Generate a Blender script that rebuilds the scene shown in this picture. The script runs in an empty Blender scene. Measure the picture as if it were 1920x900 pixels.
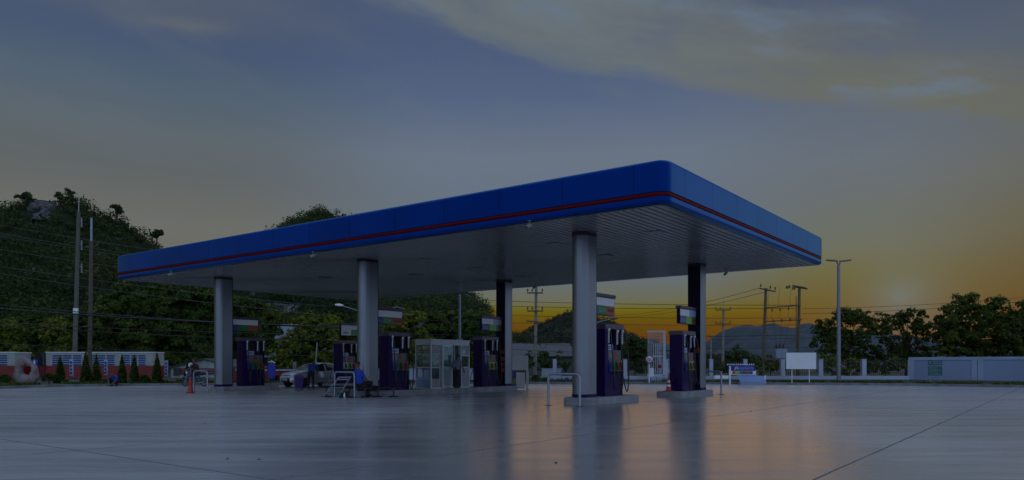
import bpy, bmesh, math, random
import numpy as np
from mathutils import Vector, Matrix, noise
R = math.radians
scene = bpy.context.scene
COL = scene.collection
F, CX, HY, EYE = 1406.0, 960.0, 684.4, 1.32

# ------------------------------------------------------------------ camera
cam_d = bpy.data.cameras.new('camera'); cam = bpy.data.objects.new('camera', cam_d); COL.objects.link(cam)
cam.location = (0, 0, EYE); cam.rotation_euler = (R(90), 0, 0)
cam_d.sensor_width = 36; cam_d.lens = F / 1920 * 36
cam_d.shift_y = (HY - 450) / 1920
cam_d.clip_start = 0.1; cam_d.clip_end = 20000
scene.camera = cam
scene.view_settings.view_transform = 'Standard'; scene.view_settings.look = 'None'
scene.view_settings.exposure = 0.0; scene.view_settings.gamma = 1.0
scene.view_settings.use_curve_mapping = False
scene.cycles.use_denoising = True
scene.cycles.max_bounces = 6; scene.cycles.volume_bounces = 0
scene.cycles.caustics_reflective = False; scene.cycles.caustics_refractive = False

# ------------------------------------------------------------------ sky
SUN_AZ, SUN_EL, LAMP_EL = 27.4, 5.0, 3.0; LAMP_AZ = 11.0
def lin(c):
    return tuple((v / 255 / 12.92) if v / 255 <= 0.04045 else ((v / 255 + 0.055) / 1.055) ** 2.4 for v in c)
world = bpy.data.worlds.new('World'); scene.world = world; world.use_nodes = True
wn = world.node_tree; wn.nodes.clear()
def node(nt, t, **kw):
    n = nt.nodes.new(t)
    for k, v in kw.items(): setattr(n, k, v)
    return n
def setin(nt, sock, v):
    if hasattr(v, 'is_output'): nt.links.new(v, sock)
    elif isinstance(v, (tuple, list)) and len(v) == 3 and len(getattr(sock, 'default_value', (0,))) == 4: sock.default_value = (*v, 1)
    else: sock.default_value = v
def mth(nt, op, a, b=None, c=None, clamp=False):
    n = node(nt, 'ShaderNodeMath', operation=op); n.use_clamp = clamp
    setin(nt, n.inputs[0], a)
    if b is not None: setin(nt, n.inputs[1], b)
    if c is not None: setin(nt, n.inputs[2], c)
    return n.outputs[0]
def sstep(nt, x, lo, hi, a=0.0, b=1.0):
    n = node(nt, 'ShaderNodeMapRange', interpolation_type='SMOOTHSTEP')
    setin(nt, n.inputs[0], x); setin(nt, n.inputs[1], lo); setin(nt, n.inputs[2], hi)
    n.inputs[3].default_value = a; n.inputs[4].default_value = b
    return n.outputs[0]
def mixc(nt, f, a, b, mode='MIX'):
    n = node(nt, 'ShaderNodeMix', data_type='RGBA', blend_type=mode)
    setin(nt, n.inputs[0], f); setin(nt, n.inputs[6], a); setin(nt, n.inputs[7], b)
    return n.outputs[2]
def ramp(nt, x, pts, interp='LINEAR'):
    n = node(nt, 'ShaderNodeValToRGB'); cr = n.color_ramp; cr.interpolation = interp
    while len(cr.elements) < len(pts): cr.elements.new(0.5)
    for e, (p, c) in zip(cr.elements, pts): e.position = p; e.color = (*c, 1)
    setin(nt, n.inputs[0], x); return n.outputs[0]
tc = node(wn, 'ShaderNodeTexCoord'); sx = node(wn, 'ShaderNodeSeparateXYZ')
wn.links.new(tc.outputs['Generated'], sx.inputs[0])
dx, dy, dz = sx.outputs
az = mth(wn, 'MULTIPLY', mth(wn, 'ARCTAN2', dx, dy), 57.2958)
el = mth(wn, 'MULTIPLY', mth(wn, 'ARCSINE', dz), 57.2958)
t = mth(wn, 'DIVIDE', mth(wn, 'ADD', el, 5.0), 55.0, clamp=True)
def P(stops): return [((e + 5) / 55, lin(c)) for e, c in stops]
sunset = ramp(wn, t, P([(-3, (80, 44, 0)), (1.8, (97, 56, 0)), (2.8, (98, 68, 0)), (3.5, (102, 80, 0)), (3.95, (106, 93, 0)), (4.25, (107, 100, 28)), (4.8, (106, 107, 84)), (6.5, (101, 111, 116)), (9, (102, 114, 124)),
        (15.5, (107, 119, 136)), (19.5, (86, 102, 131)), (23, (76, 92, 124)), (30, (66, 81, 114)), (48, (150, 170, 205))]))
left = ramp(wn, t, P([(-3, (86, 84, 72)), (5, (107, 106, 94)), (9.5, (110, 111, 105)), (13, (98, 103, 103)), (15.5, (94, 104, 110)), (18.5, (84, 100, 116)), (21.5, (72, 88, 117)),
        (25, (72, 87, 113)), (30, (66, 80, 108)), (48, (150, 170, 205))]))
wright = ramp(wn, t, P([(-3, (84, 48, 0)), (1.5, (104, 60, 0)), (3.5, (106, 78, 4)), (5.0, (107, 91, 18)), (6.5, (108, 101, 50)), (8.2, (108, 110, 92)), (11, (106, 112, 110)), (14, (104, 113, 122)), (19, (92, 104, 122)), (23, (80, 93, 118)), (30, (68, 82, 112)), (48, (150, 170, 205))]))
far_r = ramp(wn, t, P([(-3, (84, 50, 10)), (2, (104, 64, 10)), (5, (103, 84, 40)), (9, (105, 100, 79)), (12.5, (104, 106, 100)), (16, (96, 104, 110)), (20, (88, 98, 112)), (24, (78, 90, 112)), (30, (68, 82, 112)), (48, (150, 170, 205))]))
back = ramp(wn, t, P([(-3, (160, 180, 215)), (3, (188, 211, 248)), (15, (182, 205, 242)), (32, (152, 172, 208)), (48, (150, 170, 205))]))
c = mixc(wn, sstep(wn, az, -21, -5), left, sunset)
c = mixc(wn, sstep(wn, az, 11, 25), c, wright)
c = mixc(wn, sstep(wn, az, 25, 36), c, far_r)
# the glow round the setting sun
gd = mth(wn, 'SQRT', mth(wn, 'ADD', mth(wn, 'POWER', mth(wn, 'SUBTRACT', az, SUN_AZ), 2.0),
                         mth(wn, 'MULTIPLY', mth(wn, 'POWER', mth(wn, 'SUBTRACT', el, SUN_EL - 0.3), 2.0), 1.3)))
c = mixc(wn, mth(wn, 'MULTIPLY', mth(wn, 'EXPONENT', mth(wn, 'MULTIPLY', gd, -0.42)), 0.7), c, lin((112, 126, 126)))
# cirrus
cv = node(wn, 'ShaderNodeCombineXYZ')
sk = mth(wn, 'ADD', el, mth(wn, 'MULTIPLY', az, 0.2))
setin(wn, cv.inputs[0], mth(wn, 'MULTIPLY', az, 0.045)); setin(wn, cv.inputs[1], mth(wn, 'MULTIPLY', sk, 0.16)); cv.inputs[2].default_value = 3.7
nz = node(wn, 'ShaderNodeTexNoise'); nz.inputs['Scale'].default_value = 2.2; nz.inputs['Detail'].default_value = 7; nz.inputs['Roughness'].default_value = 0.58
wn.links.new(cv.outputs[0], nz.inputs['Vector']); nf = nz.outputs[0]
nn = mth(wn, 'SUBTRACT', nf, 0.5)
elo = mth(wn, 'ADD', mth(wn, 'SUBTRACT', 22.6, mth(wn, 'MULTIPLY', az, 0.235)), mth(wn, 'MULTIPLY', nn, 5.5))
ehi = mth(wn, 'ADD', mth(wn, 'SUBTRACT', 32.0, mth(wn, 'MULTIPLY', az, 0.36)), mth(wn, 'MULTIPLY', nn, 8.0))
m1 = sstep(wn, mth(wn, 'SUBTRACT', el, elo), -0.25, 1.3)
m2 = sstep(wn, mth(wn, 'SUBTRACT', el, ehi), -5.0, 2.0, 1.0, 0.0)
m3 = sstep(wn, az, -22, -3)
m4 = sstep(wn, az, 60, 95, 1.0, 0.0)
cm = mth(wn, 'MULTIPLY', mth(wn, 'MULTIPLY', m1, m2), mth(wn, 'MULTIPLY', m3, m4))
cm = mth(wn, 'MULTIPLY', cm, sstep(wn, nf, 0.25, 0.58, 0.62, 1.0))
ccol = mixc(wn, sstep(wn, az, 5, 30), lin((106, 115, 119)), lin((107, 109, 97)))
ccol = mixc(wn, sstep(wn, nf, 0.5, 0.68), ccol, lin((104, 120, 138)))
c = mixc(wn, cm, c, ccol)
# thin wisp upper left, and a faint veil low on the left
def blob(a0, e0, ra, re, slope=0.0):
    ea = mth(wn, 'SUBTRACT', el, mth(wn, 'ADD', mth(wn, 'MULTIPLY', mth(wn, 'SUBTRACT', az, a0), slope), e0))
    q = mth(wn, 'ADD', mth(wn, 'POWER', mth(wn, 'DIVIDE', mth(wn, 'SUBTRACT', az, a0), ra), 2.0), mth(wn, 'POWER', mth(wn, 'DIVIDE', mth(wn, 'ADD', ea, mth(wn, 'MULTIPLY', nn, 1.6)), re), 2.0))
    return mth(wn, 'EXPONENT', mth(wn, 'MULTIPLY', q, -1.0))
c = mixc(wn, mth(wn, 'MULTIPLY', blob(-23.5, 22.6, 3.0, 0.38, 0.03), 0.5), c, lin((108, 112, 110)))
c = mixc(wn, mth(wn, 'MULTIPLY', blob(-26.0, 23.8, 12.0, 1.7), 0.4), c, lin((98, 104, 112)))
c = mixc(wn, mth(wn, 'MULTIPLY', mth(wn, 'MULTIPLY', sstep(wn, nf, 0.42, 0.7), 0.22), sstep(wn, el, 8, 15)), c, lin((104, 112, 122)))
sidefar = mth(wn, 'MAXIMUM', sstep(wn, az, 37, 82), sstep(wn, az, -92, -130))
c = mixc(wn, sidefar, c, back)
sky = node(wn, 'ShaderNodeTexSky', sky_type='NISHITA'); sky.sun_disc = False
sky.sun_elevation = R(SUN_EL); sky.sun_rotation = R(SUN_AZ); sky.air_density = 1.3; sky.dust_density = 2.0
bg1 = node(wn, 'ShaderNodeBackground'); wn.links.new(sky.outputs[0], bg1.inputs[0]); bg1.inputs[1].default_value = 0.0003
bg2 = node(wn, 'ShaderNodeBackground'); setin(wn, bg2.inputs[0], c); bg2.inputs[1].default_value = 0.95
add = node(wn, 'ShaderNodeAddShader'); wn.links.new(bg1.outputs[0], add.inputs[0]); wn.links.new(bg2.outputs[0], add.inputs[1])
wo = node(wn, 'ShaderNodeOutputWorld'); wn.links.new(add.outputs[0], wo.inputs[0])
world.cycles.sampling_method = 'MANUAL'; world.cycles.sample_map_resolution = 1024

# ------------------------------------------------------------------ broad warm sunset lamp, added left of the sun to redden the concrete
sl = bpy.data.lights.new('sun', 'SUN'); so = bpy.data.objects.new('sun', sl); COL.objects.link(so)
sl.energy = 0.068; sl.angle = R(29.0); sl.color = (1.0, 0.42, 0.02)
sd = Vector((math.sin(R(LAMP_AZ)) * math.cos(R(LAMP_EL)), math.cos(R(LAMP_AZ)) * math.cos(R(LAMP_EL)), math.sin(R(LAMP_EL))))
so.rotation_euler = sd.to_track_quat('Z', 'Y').to_euler(); so.location = sd * 500

# ------------------------------------------------------------------ helpers
def at(px, Y): return (px - CX) / F * Y
def zz(py, Y): return EYE + (HY - py) * Y / F
def gp(px, py, z=0.0):
    Y = F * (EYE - z) / (py - HY); return Vector((at(px, Y), Y, z))
MATS = {}
def M(name, col, rough=0.5, metal=0.0, var=0.1, scale=4.0, bump=0.0, bscale=40.0, coat=0.0, spec=0.5, stretch=None, alpha=None, emit=None):
    if name in MATS: return MATS[name]
    m = bpy.data.materials.new(name); m.use_nodes = True; nt = m.node_tree
    b = nt.nodes['Principled BSDF']
    b.inputs['Roughness'].default_value = rough; b.inputs['Metallic'].default_value = metal
    b.inputs['Coat Weight'].default_value = coat; b.inputs['Coat Roughness'].default_value = 0.08
    b.inputs['Specular IOR Level'].default_value = spec
    t = node(nt, 'ShaderNodeTexCoord'); vec = t.outputs['Object']
    if stretch:
        mp = node(nt, 'ShaderNodeMapping'); mp.inputs['Scale'].default_value = stretch; nt.links.new(vec, mp.inputs[0]); vec = mp.outputs[0]
    n = node(nt, 'ShaderNodeTexNoise'); n.inputs['Scale'].default_value = scale; n.inputs['Detail'].default_value = 5
    nt.links.new(vec, n.inputs['Vector'])
    lo = tuple(max(0, v * (1 - var)) for v in col); hi = tuple(min(1, v * (1 + var)) for v in col)
    f = sstep(nt, n.outputs[0], 0.3, 0.7)
    setin(nt, b.inputs['Base Color'], mixc(nt, f, lo, hi))
    setin(nt, b.inputs['Roughness'], mth(nt, 'MULTIPLY_ADD', f, 0.16 * rough, rough * 0.92))
    if bump:
        n2 = node(nt, 'ShaderNodeTexNoise'); n2.inputs['Scale'].default_value = bscale; n2.inputs['Detail'].default_value = 4
        nt.links.new(vec, n2.inputs['Vector'])
        bp = node(nt, 'ShaderNodeBump'); bp.inputs['Strength'].default_value = bump; bp.inputs['Distance'].default_value = 0.02
        nt.links.new(n2.outputs[0], bp.inputs['Height']); nt.links.new(bp.outputs[0], b.inputs['Normal'])
    MATS[name] = m; return m
def glass(name, tint, alpha=0.35, rough=0.03):
    if name in MATS: return MATS[name]
    m = bpy.data.materials.new(name); m.use_nodes = True; nt = m.node_tree; nt.nodes.clear()
    o = node(nt, 'ShaderNodeOutputMaterial'); g = node(nt, 'ShaderNodeBsdfGlossy'); tr = node(nt, 'ShaderNodeBsdfTransparent')
    g.inputs['Roughness'].default_value = rough; g.inputs['Color'].default_value = (0.9, 0.95, 1, 1); tr.inputs['Color'].default_value = (*tint, 1)
    fr = node(nt, 'ShaderNodeLayerWeight'); fr.inputs[0].default_value = 0.5
    mx = node(nt, 'ShaderNodeMixShader'); nt.links.new(mth(nt, 'MULTIPLY_ADD', mth(nt, 'POWER', fr.outputs['Facing'], 5.0), 0.8, alpha * 0.1, clamp=True), mx.inputs[0])
    nt.links.new(tr.outputs[0], mx.inputs[1]); nt.links.new(g.outputs[0], mx.inputs[2]); nt.links.new(mx.outputs[0], o.inputs[0])
    MATS[name] = m; return m
def foliage(name, c1, c2, c3, nscale=0.35):
    if name in MATS: return MATS[name]
    m = bpy.data.materials.new(name); m.use_nodes = True; nt = m.node_tree; b = nt.nodes['Principled BSDF']
    g = node(nt, 'ShaderNodeNewGeometry'); t = node(nt, 'ShaderNodeTexCoord')
    n = node(nt, 'ShaderNodeTexNoise'); n.inputs['Scale'].default_value = nscale; n.inputs['Detail'].default_value = 3
    nt.links.new(t.outputs['Object'], n.inputs['Vector'])
    f = mth(nt, 'ADD', mth(nt, 'MULTIPLY', g.outputs['Random Per Island'], 0.55), mth(nt, 'MULTIPLY', sstep(nt, n.outputs[0], 0.32, 0.68), 0.5))
    setin(nt, b.inputs['Base Color'], ramp(nt, f, [(0.1, c1), (0.55, c2), (1.0, c3)]))
    b.inputs['Roughness'].default_value = 0.7; b.inputs['Specular IOR Level'].default_value = 0.15
    tl = node(nt, 'ShaderNodeBsdfTranslucent'); setin(nt, tl.inputs[0], c3)
    mx = node(nt, 'ShaderNodeMixShader'); mx.inputs[0].default_value = 0.18
    nt.links.new(b.outputs[0], mx.inputs[1]); nt.links.new(tl.outputs[0], mx.inputs[2])
    nt.links.new(mx.outputs[0], nt.nodes['Material Output'].inputs[0])
    MATS[name] = m; return m

class MB:
    """collects boxes, tubes and grids, then links them as ONE mesh object"""
    def __init__(s): s.v = []; s.f = []; s.m = []; s.sm = []
    def add(s, vs, fs, mi=0, smooth=False):
        o = len(s.v); s.v += [tuple(p) for p in vs]; s.f += [tuple(i + o for i in f) for f in fs]; s.m += [mi] * len(fs); s.sm += [smooth] * len(fs); return s
    def box(s, x0, x1, y0, y1, z0, z1, mi=0, bev=0.0):
        if bev:
            bm = bmesh.new(); bmesh.ops.create_cube(bm, size=1)
            for v in bm.verts: v.co = ((x0 + x1) / 2 + v.co.x * (x1 - x0), (y0 + y1) / 2 + v.co.y * (y1 - y0), (z0 + z1) / 2 + v.co.z * (z1 - z0))
            bmesh.ops.bevel(bm, geom=bm.edges[:], offset=bev, segments=2, affect='EDGES')
            bm.verts.index_update(); s.add([v.co for v in bm.verts], [[v.index for v in f.verts] for f in bm.faces], mi); bm.free(); return s
        v = [(x, y, z) for z in (z0, z1) for y in (y0, y1) for x in (x0, x1)]
        return s.add(v, [(0, 2, 3, 1), (4, 5, 7, 6), (0, 1, 5, 4), (2, 6, 7, 3), (0, 4, 6, 2), (1, 3, 7, 5)], mi)
    def tube(s, pts, r, n=6, mi=0, cap=True, smooth=True):
        pts = [Vector(p) for p in pts]; rs = r if isinstance(r, (list, tuple)) else [r] * len(pts)
        vs = []; fs = []; prev = None
        for i, p in enumerate(pts):
            d = (pts[min(i + 1, len(pts) - 1)] - pts[max(i - 1, 0)]).normalized()
            if prev is None:
                a = d.cross(Vector((0, 0, 1)));  a = d.cross(Vector((1, 0, 0))) if a.length < 1e-3 else a
            else: a = prev - d * prev.dot(d)
            a.normalize(); prev = a; b = d.cross(a)
            for k in range(n):
                th = 2 * math.pi * k / n; vs.append(p + (a * math.cos(th) + b * math.sin(th)) * rs[i])
        for i in range(len(pts) - 1):
            for k in range(n): fs.append((i * n + k, i * n + (k + 1) % n, (i + 1) * n + (k + 1) % n, (i + 1) * n + k))
        s.add(vs, fs, mi, smooth)
        if cap:
            s.add(vs[:n], [tuple(range(n))], mi); s.add(vs[-n:], [tuple(range(n))], mi)
        return s
    def lathe(s, prof, n=16, c=(0, 0, 0), mi=0, smooth=True, ax='z'):
        vs = []; fs = []
        for r, z in prof:
            for k in range(n):
                th = 2 * math.pi * k / n; x, y = r * math.cos(th), r * math.sin(th)
                p = (x, y, z) if ax == 'z' else ((x, z, y) if ax == 'y' else (z, x, y))
                vs.append((p[0] + c[0], p[1] + c[1], p[2] + c[2]))
        for i in range(len(prof) - 1):
            for k in range(n): fs.append((i * n + k, i * n + (k + 1) % n, (i + 1) * n + (k + 1) % n, (i + 1) * n + k))
        s.add(vs, fs, mi, smooth)
        s.add(vs[:n], [tuple(range(n))], mi); s.add(vs[-n:], [tuple(range(n))], mi); return s
    def prism(s, poly, z0, z1, mi=0, plane='xy', smooth=False):
        def q(p, z): return (p[0], p[1], z) if plane == 'xy' else ((p[0], z, p[1]) if plane == 'xz' else (z, p[0], p[1]))
        n = len(poly); vs = [q(p, z0) for p in poly] + [q(p, z1) for p in poly]
        s.add(vs, [(i, (i + 1) % n, n + (i + 1) % n, n + i) for i in range(n)], mi, smooth)
        s.add(vs[:n], [tuple(range(n))[::-1]], mi); s.add(vs[n:], [tuple(range(n))], mi); return s
    def grid(s, P2, mi=0, smooth=True):
        a, b = len(P2), len(P2[0]); vs = [p for row in P2 for p in row]
        return s.add(vs, [(i * b + j, i * b + j + 1, (i + 1) * b + j + 1, (i + 1) * b + j) for i in range(a - 1) for j in range(b - 1)], mi, smooth)
    def xf(s, mat):
        s.v = [tuple(mat @ Vector(p)) for p in s.v]; return s
    def build(s, name, mats, parent=None, label=None, fixn=True):
        me = bpy.data.meshes.new(name); me.from_pydata(s.v, [], s.f)
        for m in (mats if isinstance(mats, (list, tuple)) else [mats]): me.materials.append(m)
        me.polygons.foreach_set('material_index', s.m); me.polygons.foreach_set('use_smooth', s.sm)
        if fixn and len(s.f) < 40000:
            bm = bmesh.new(); bm.from_mesh(me); bmesh.ops.remove_doubles(bm, verts=bm.verts, dist=1e-5) if fixn == 2 else None
            bmesh.ops.recalc_face_normals(bm, faces=bm.faces); bm.to_mesh(me); bm.free()
        me.update(); o = bpy.data.objects.new(name, me); COL.objects.link(o)
        if parent: o.parent = parent
        if label: o['label'] = label
        return o
def tag(o, label=None, cat=None, group=None, kind=None):
    if label: o['label'] = label
    if cat: o['category'] = cat
    if group: o['group'] = group
    if kind: o['kind'] = kind
    return o
def empty(name, loc, rz=0.0, label=None, cat=None, group=None):
    o = bpy.data.objects.new(name, None); COL.objects.link(o); o.empty_display_size = 0.2
    o.location = loc; o.rotation_euler = (0, 0, rz); return tag(o, label, cat, group)
def copy_tree(o, loc=None, rz=None, label=None, parent=None):
    c = o.copy(); COL.objects.link(c); c.parent = parent
    for ch in list(o.children): copy_tree(ch, parent=c)
    if loc is not None: c.location = loc
    if rz is not None: c.rotation_euler = (0, 0, rz)
    if label: c['label'] = label
    return c
def mesh_np(name, V, Fq, mats, parent=None, smooth=False):
    me = bpy.data.meshes.new(name); nv, nf, k = len(V), len(Fq), Fq.shape[1]
    me.vertices.add(nv); me.vertices.foreach_set('co', V.astype(np.float32).ravel())
    me.loops.add(nf * k); me.loops.foreach_set('vertex_index', Fq.astype(np.int32).ravel())
    me.polygons.add(nf); me.polygons.foreach_set('loop_start', np.arange(0, nf * k, k, dtype=np.int32))
    me.polygons.foreach_set('use_smooth', np.full(nf, smooth))
    for m in (mats if isinstance(mats, (list, tuple)) else [mats]): me.materials.append(m)
    me.update(calc_edges=True); o = bpy.data.objects.new(name, me); COL.objects.link(o)
    if parent: o.parent = parent
    return o
def leaves(C, size, rng, flat=0.0, N=None, tilt=0.55):
    """leaf-shaped faces at C; N turns them to lie roughly across the outward direction, as foliage does"""
    n = len(C)
    if N is None: N = rng.normal(size=(n, 3)); N[:, 2] += flat
    else: N = N + rng.normal(size=(n, 3)) * tilt
    N = N / (np.linalg.norm(N, axis=1)[:, None] + 1e-9); w = rng.normal(size=(n, 3))
    u = np.cross(N, w); u /= np.linalg.norm(u, axis=1)[:, None] + 1e-9; v = np.cross(N, u)
    s = (size * rng.uniform(0.6, 1.35, n))[:, None]
    V = np.stack([C + u * s, C + v * s * 0.55, C - u * s, C - v * s * 0.55], 1).reshape(-1, 3)
    return V, np.arange(4 * n).reshape(n, 4)
def clump_points(blobs, per_m3, rng, clump=0.5, fill=0.35):
    """leaf centres and outward directions: small clumps spread over and inside ellipsoids (c, r)"""
    out = []; nor = []
    for c, r in blobs:
        c = np.array(c); r = np.array(r)
        area = 4 * math.pi * ((r[0] * r[1]) ** 1.6 / 3 + (r[0] * r[2]) ** 1.6 / 3 + (r[1] * r[2]) ** 1.6 / 3) ** (1 / 1.6)
        k = max(6, int(area / (clump * clump * 2.2)))
        d = rng.normal(size=(k, 3)); d /= np.linalg.norm(d, axis=1)[:, None]
        rad = np.where(rng.random(k) < fill, rng.uniform(0.25, 0.8, k), rng.uniform(0.8, 1.1, k))
        cc = c + d * r * rad[:, None]
        m = max(4, int(per_m3 * clump ** 2 * 1.4))
        sz = clump * rng.uniform(0.55, 1.2, k)
        e = rng.normal(size=(k, m, 3)); e /= np.linalg.norm(e, axis=2)[:, :, None]; e[:, :, 2] = np.where(e[:, :, 2] < -0.3, -e[:, :, 2] * 0.6, e[:, :, 2])
        out.append((cc[:, None, :] + e * (sz[:, None] * rng.uniform(0.55, 1.0, (k, m)))[:, :, None]).reshape(-1, 3)); nor.append((e + d[:, None, :] * 0.35 + np.array([0, 0, 0.25])).reshape(-1, 3))
    return np.concatenate(out), np.concatenate(nor)
def text(s, size, loc, rot, mat, parent, name='lettering', depth=0.004, ax='CENTER', sx=1.0):
    cu = bpy.data.curves.new(name, 'FONT'); cu.body = s; cu.size = size; cu.extrude = depth; cu.align_x = ax; cu.align_y = 'CENTER'; cu.resolution_u = 2
    t = bpy.data.objects.new(name, cu); COL.objects.link(t)
    me = bpy.data.meshes.new_from_object(t.evaluated_get(bpy.context.evaluated_depsgraph_get()))
    bpy.data.objects.remove(t); bpy.data.curves.remove(cu)
    o = bpy.data.objects.new(name, me); me.name = name; COL.objects.link(o); me.materials.clear(); me.materials.append(mat)
    o.parent = parent; o.location = loc; o.rotation_euler = rot; o.scale = (sx, 1, 1)
    return o
# ------------------------------------------------------------------ materials
purple = M('purple_paint', (0.017, 0.003, 0.065), 0.4, var=0.2, spec=0.12)
purple_dk = M('purple_dark', (0.010, 0.004, 0.026), 0.5, var=0.2, spec=0.15)
silver = M('silver_cladding', (0.18, 0.195, 0.215), 0.32, 0.72, var=0.05, scale=1.2)
white_p = M('white_paint', (0.72, 0.73, 0.75), 0.5, var=0.06, scale=1.5)
white_s = M('white_sign', (0.70, 0.71, 0.72), 0.4, var=0.03, scale=1.0)
black = M('black_rubber', (0.012, 0.012, 0.013), 0.5)
black_m = M('black_metal', (0.016, 0.016, 0.018), 0.4, 0.3)
dgrey = M('dark_grey', (0.06, 0.06, 0.065), 0.5)
mgrey = M('mid_grey', (0.2, 0.2, 0.21), 0.5)
steel = M('galvanised', (0.27, 0.30, 0.345), 0.4, 0.5, var=0.12, scale=6)
alu = M('aluminium', (0.33, 0.35, 0.36), 0.42, 0.45, var=0.06)
conc = M('concrete', (0.24, 0.245, 0.25), 0.75, var=0.22, scale=2.5, bump=0.3, bscale=25)
conc_pole = M('concrete_pole', (0.22, 0.20, 0.17), 0.85, var=0.2, scale=2.0, bump=0.3, bscale=20, stretch=(3, 3, 0.6))
kerb_m = M('kerb_concrete', (0.17, 0.175, 0.175), 0.8, var=0.25, scale=1.5)
col = lambda n, c, r=0.4, **k: M(n, c, r, **k)
blue_p = col('panel_blue', (0.006, 0.035, 0.22)); green_p = col('panel_green', (0.008, 0.13, 0.015)); orange_p = col('panel_orange', (0.30, 0.05, 0.006))
lime_p = col('panel_lime', (0.16, 0.40, 0.02)); red_p = col('panel_red', (0.32, 0.012, 0.012)); yellow_p = col('panel_yellow', (0.42, 0.33, 0.01)); olive_p = col('panel_olive', (0.12, 0.09, 0.012))
teal_p = col('teal_plastic', (0.01, 0.10, 0.10)); bluebright = col('bright_blue', (0.008, 0.012, 0.40)); sky_p = col('pale_blue', (0.22, 0.32, 0.5)); pink_p = col('panel_pink', (0.45, 0.08, 0.12))

# ------------------------------------------------------------------ ground
def ground_mat():
    m = bpy.data.materials.new('polished_concrete'); m.use_nodes = True; nt = m.node_tree; b = nt.nodes['Principled BSDF']
    tc = node(nt, 'ShaderNodeTexCoord'); ob = tc.outputs['Object']
    def nz(scale, st, det=5, rgh=0.55):
        mp = node(nt, 'ShaderNodeMapping'); mp.inputs['Scale'].default_value = st; nt.links.new(ob, mp.inputs[0])
        n = node(nt, 'ShaderNodeTexNoise'); n.inputs['Scale'].default_value = scale; n.inputs['Detail'].default_value = det; n.inputs['Roughness'].default_value = rgh
        nt.links.new(mp.outputs[0], n.inputs['Vector']); return n.outputs[0]
    big = nz(0.09, (1, 1, 1)); streak = nz(1.0, (0.16, 1.5, 1), 6, 0.65); fine = nz(3.0, (0.5, 2.5, 1), 4, 0.6); spk = nz(9.0, (0.6, 1.0, 1), 3)
    v = mth(nt, 'ADD', mth(nt, 'ADD', mth(nt, 'MULTIPLY', big, 0.4), mth(nt, 'MULTIPLY', streak, 0.45)), mth(nt, 'MULTIPLY', fine, 0.3))
    base = ramp(nt, v, [(0.42, (0.29, 0.295, 0.305)), (0.58, (0.37, 0.375, 0.38)), (0.72, (0.44, 0.44, 0.44))])
    base = mixc(nt, sstep(nt, spk, 0.68, 0.76, 0.0, 0.6), base, (0.06, 0.06, 0.06))
    base = mixc(nt, sstep(nt, nz(0.35, (0.5, 1.6, 1), 6, 0.7), 0.60, 0.75, 0.0, 0.5), base, (0.12, 0.125, 0.13))
    # slab joints, along the two directions of the canopy grid
    mp = node(nt, 'ShaderNodeMapping'); mp.vector_type = 'POINT'; mp.inputs['Rotation'].default_value = (0, 0, -math.atan2(0.8012, 0.5983)); nt.links.new(ob, mp.inputs[0])
    s = node(nt, 'ShaderNodeSeparateXYZ'); nt.links.new(mp.outputs[0], s.inputs[0])
    wob = mth(nt, 'MULTIPLY', mth(nt, 'SUBTRACT', nz(1.2, (1, 1, 1), 4), 0.5), 0.05)
    def joint(x, off, per, w):
        q = mth(nt, 'ADD', mth(nt, 'DIVIDE', mth(nt, 'ADD', mth(nt, 'SUBTRACT', x, off), wob), per), 200.5)
        d = mth(nt, 'MULTIPLY', mth(nt, 'ABSOLUTE', mth(nt, 'SUBTRACT', mth(nt, 'FRACT', q), 0.5)), per)
        return sstep(nt, d, w * 0.45, w, 1.0, 0.0)
    ja = joint(s.outputs[1], 2.38, 4.98, 0.022); jb = joint(s.outputs[0], 5.26, 19.6, 0.02)
    jj = mth(nt, 'MULTIPLY', mth(nt, 'MAXIMUM', ja, jb), sstep(nt, nz(0.8, (1, 1, 1)), 0.3, 0.5, 0.55, 1.0))
    base = mixc(nt, jj, base, (0.018, 0.018, 0.02))
    # added patch: base colour darkened and smoothed so the sunset reflection shows
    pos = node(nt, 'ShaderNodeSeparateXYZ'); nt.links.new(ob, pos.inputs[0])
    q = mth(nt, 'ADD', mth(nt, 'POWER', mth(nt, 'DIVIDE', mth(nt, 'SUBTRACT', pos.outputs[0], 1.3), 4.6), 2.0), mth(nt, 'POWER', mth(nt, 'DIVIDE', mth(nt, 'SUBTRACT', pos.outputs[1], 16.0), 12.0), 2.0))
    sheen_patch = sstep(nt, mth(nt, 'ADD', q, mth(nt, 'MULTIPLY', mth(nt, 'SUBTRACT', big, 0.5), 1.2)), 0.35, 1.5, 1.0, 0.0)
    base = mixc(nt, mth(nt, 'MULTIPLY', sheen_patch, 0.55), base, (0.05, 0.05, 0.05))
    setin(nt, b.inputs['Specular IOR Level'], mth(nt, 'MULTIPLY_ADD', sheen_patch, 0.5, 0.5))
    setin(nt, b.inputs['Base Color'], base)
    r = mth(nt, 'ADD', mth(nt, 'MULTIPLY', streak, 0.26), mth(nt, 'MULTIPLY', big, 0.16))
    setin(nt, b.inputs['Roughness'], mth(nt, 'ADD', mth(nt, 'ADD', mth(nt, 'MULTIPLY', mth(nt, 'ADD', r, 0.07), mth(nt, 'SUBTRACT', 1.0, mth(nt, 'MULTIPLY', sheen_patch, 0.85))), mth(nt, 'MULTIPLY', sheen_patch, mth(nt, 'MULTIPLY_ADD', streak, 0.20, 0.08))), mth(nt, 'MULTIPLY', jj, 0.4), clamp=True))
    b.inputs['IOR'].default_value = 1.65
    bp = node(nt, 'ShaderNodeBump'); setin(nt, bp.inputs['Strength'], mth(nt, 'MULTIPLY_ADD', sheen_patch, -0.08, 0.15)); bp.inputs['Distance'].default_value = 0.01
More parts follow.
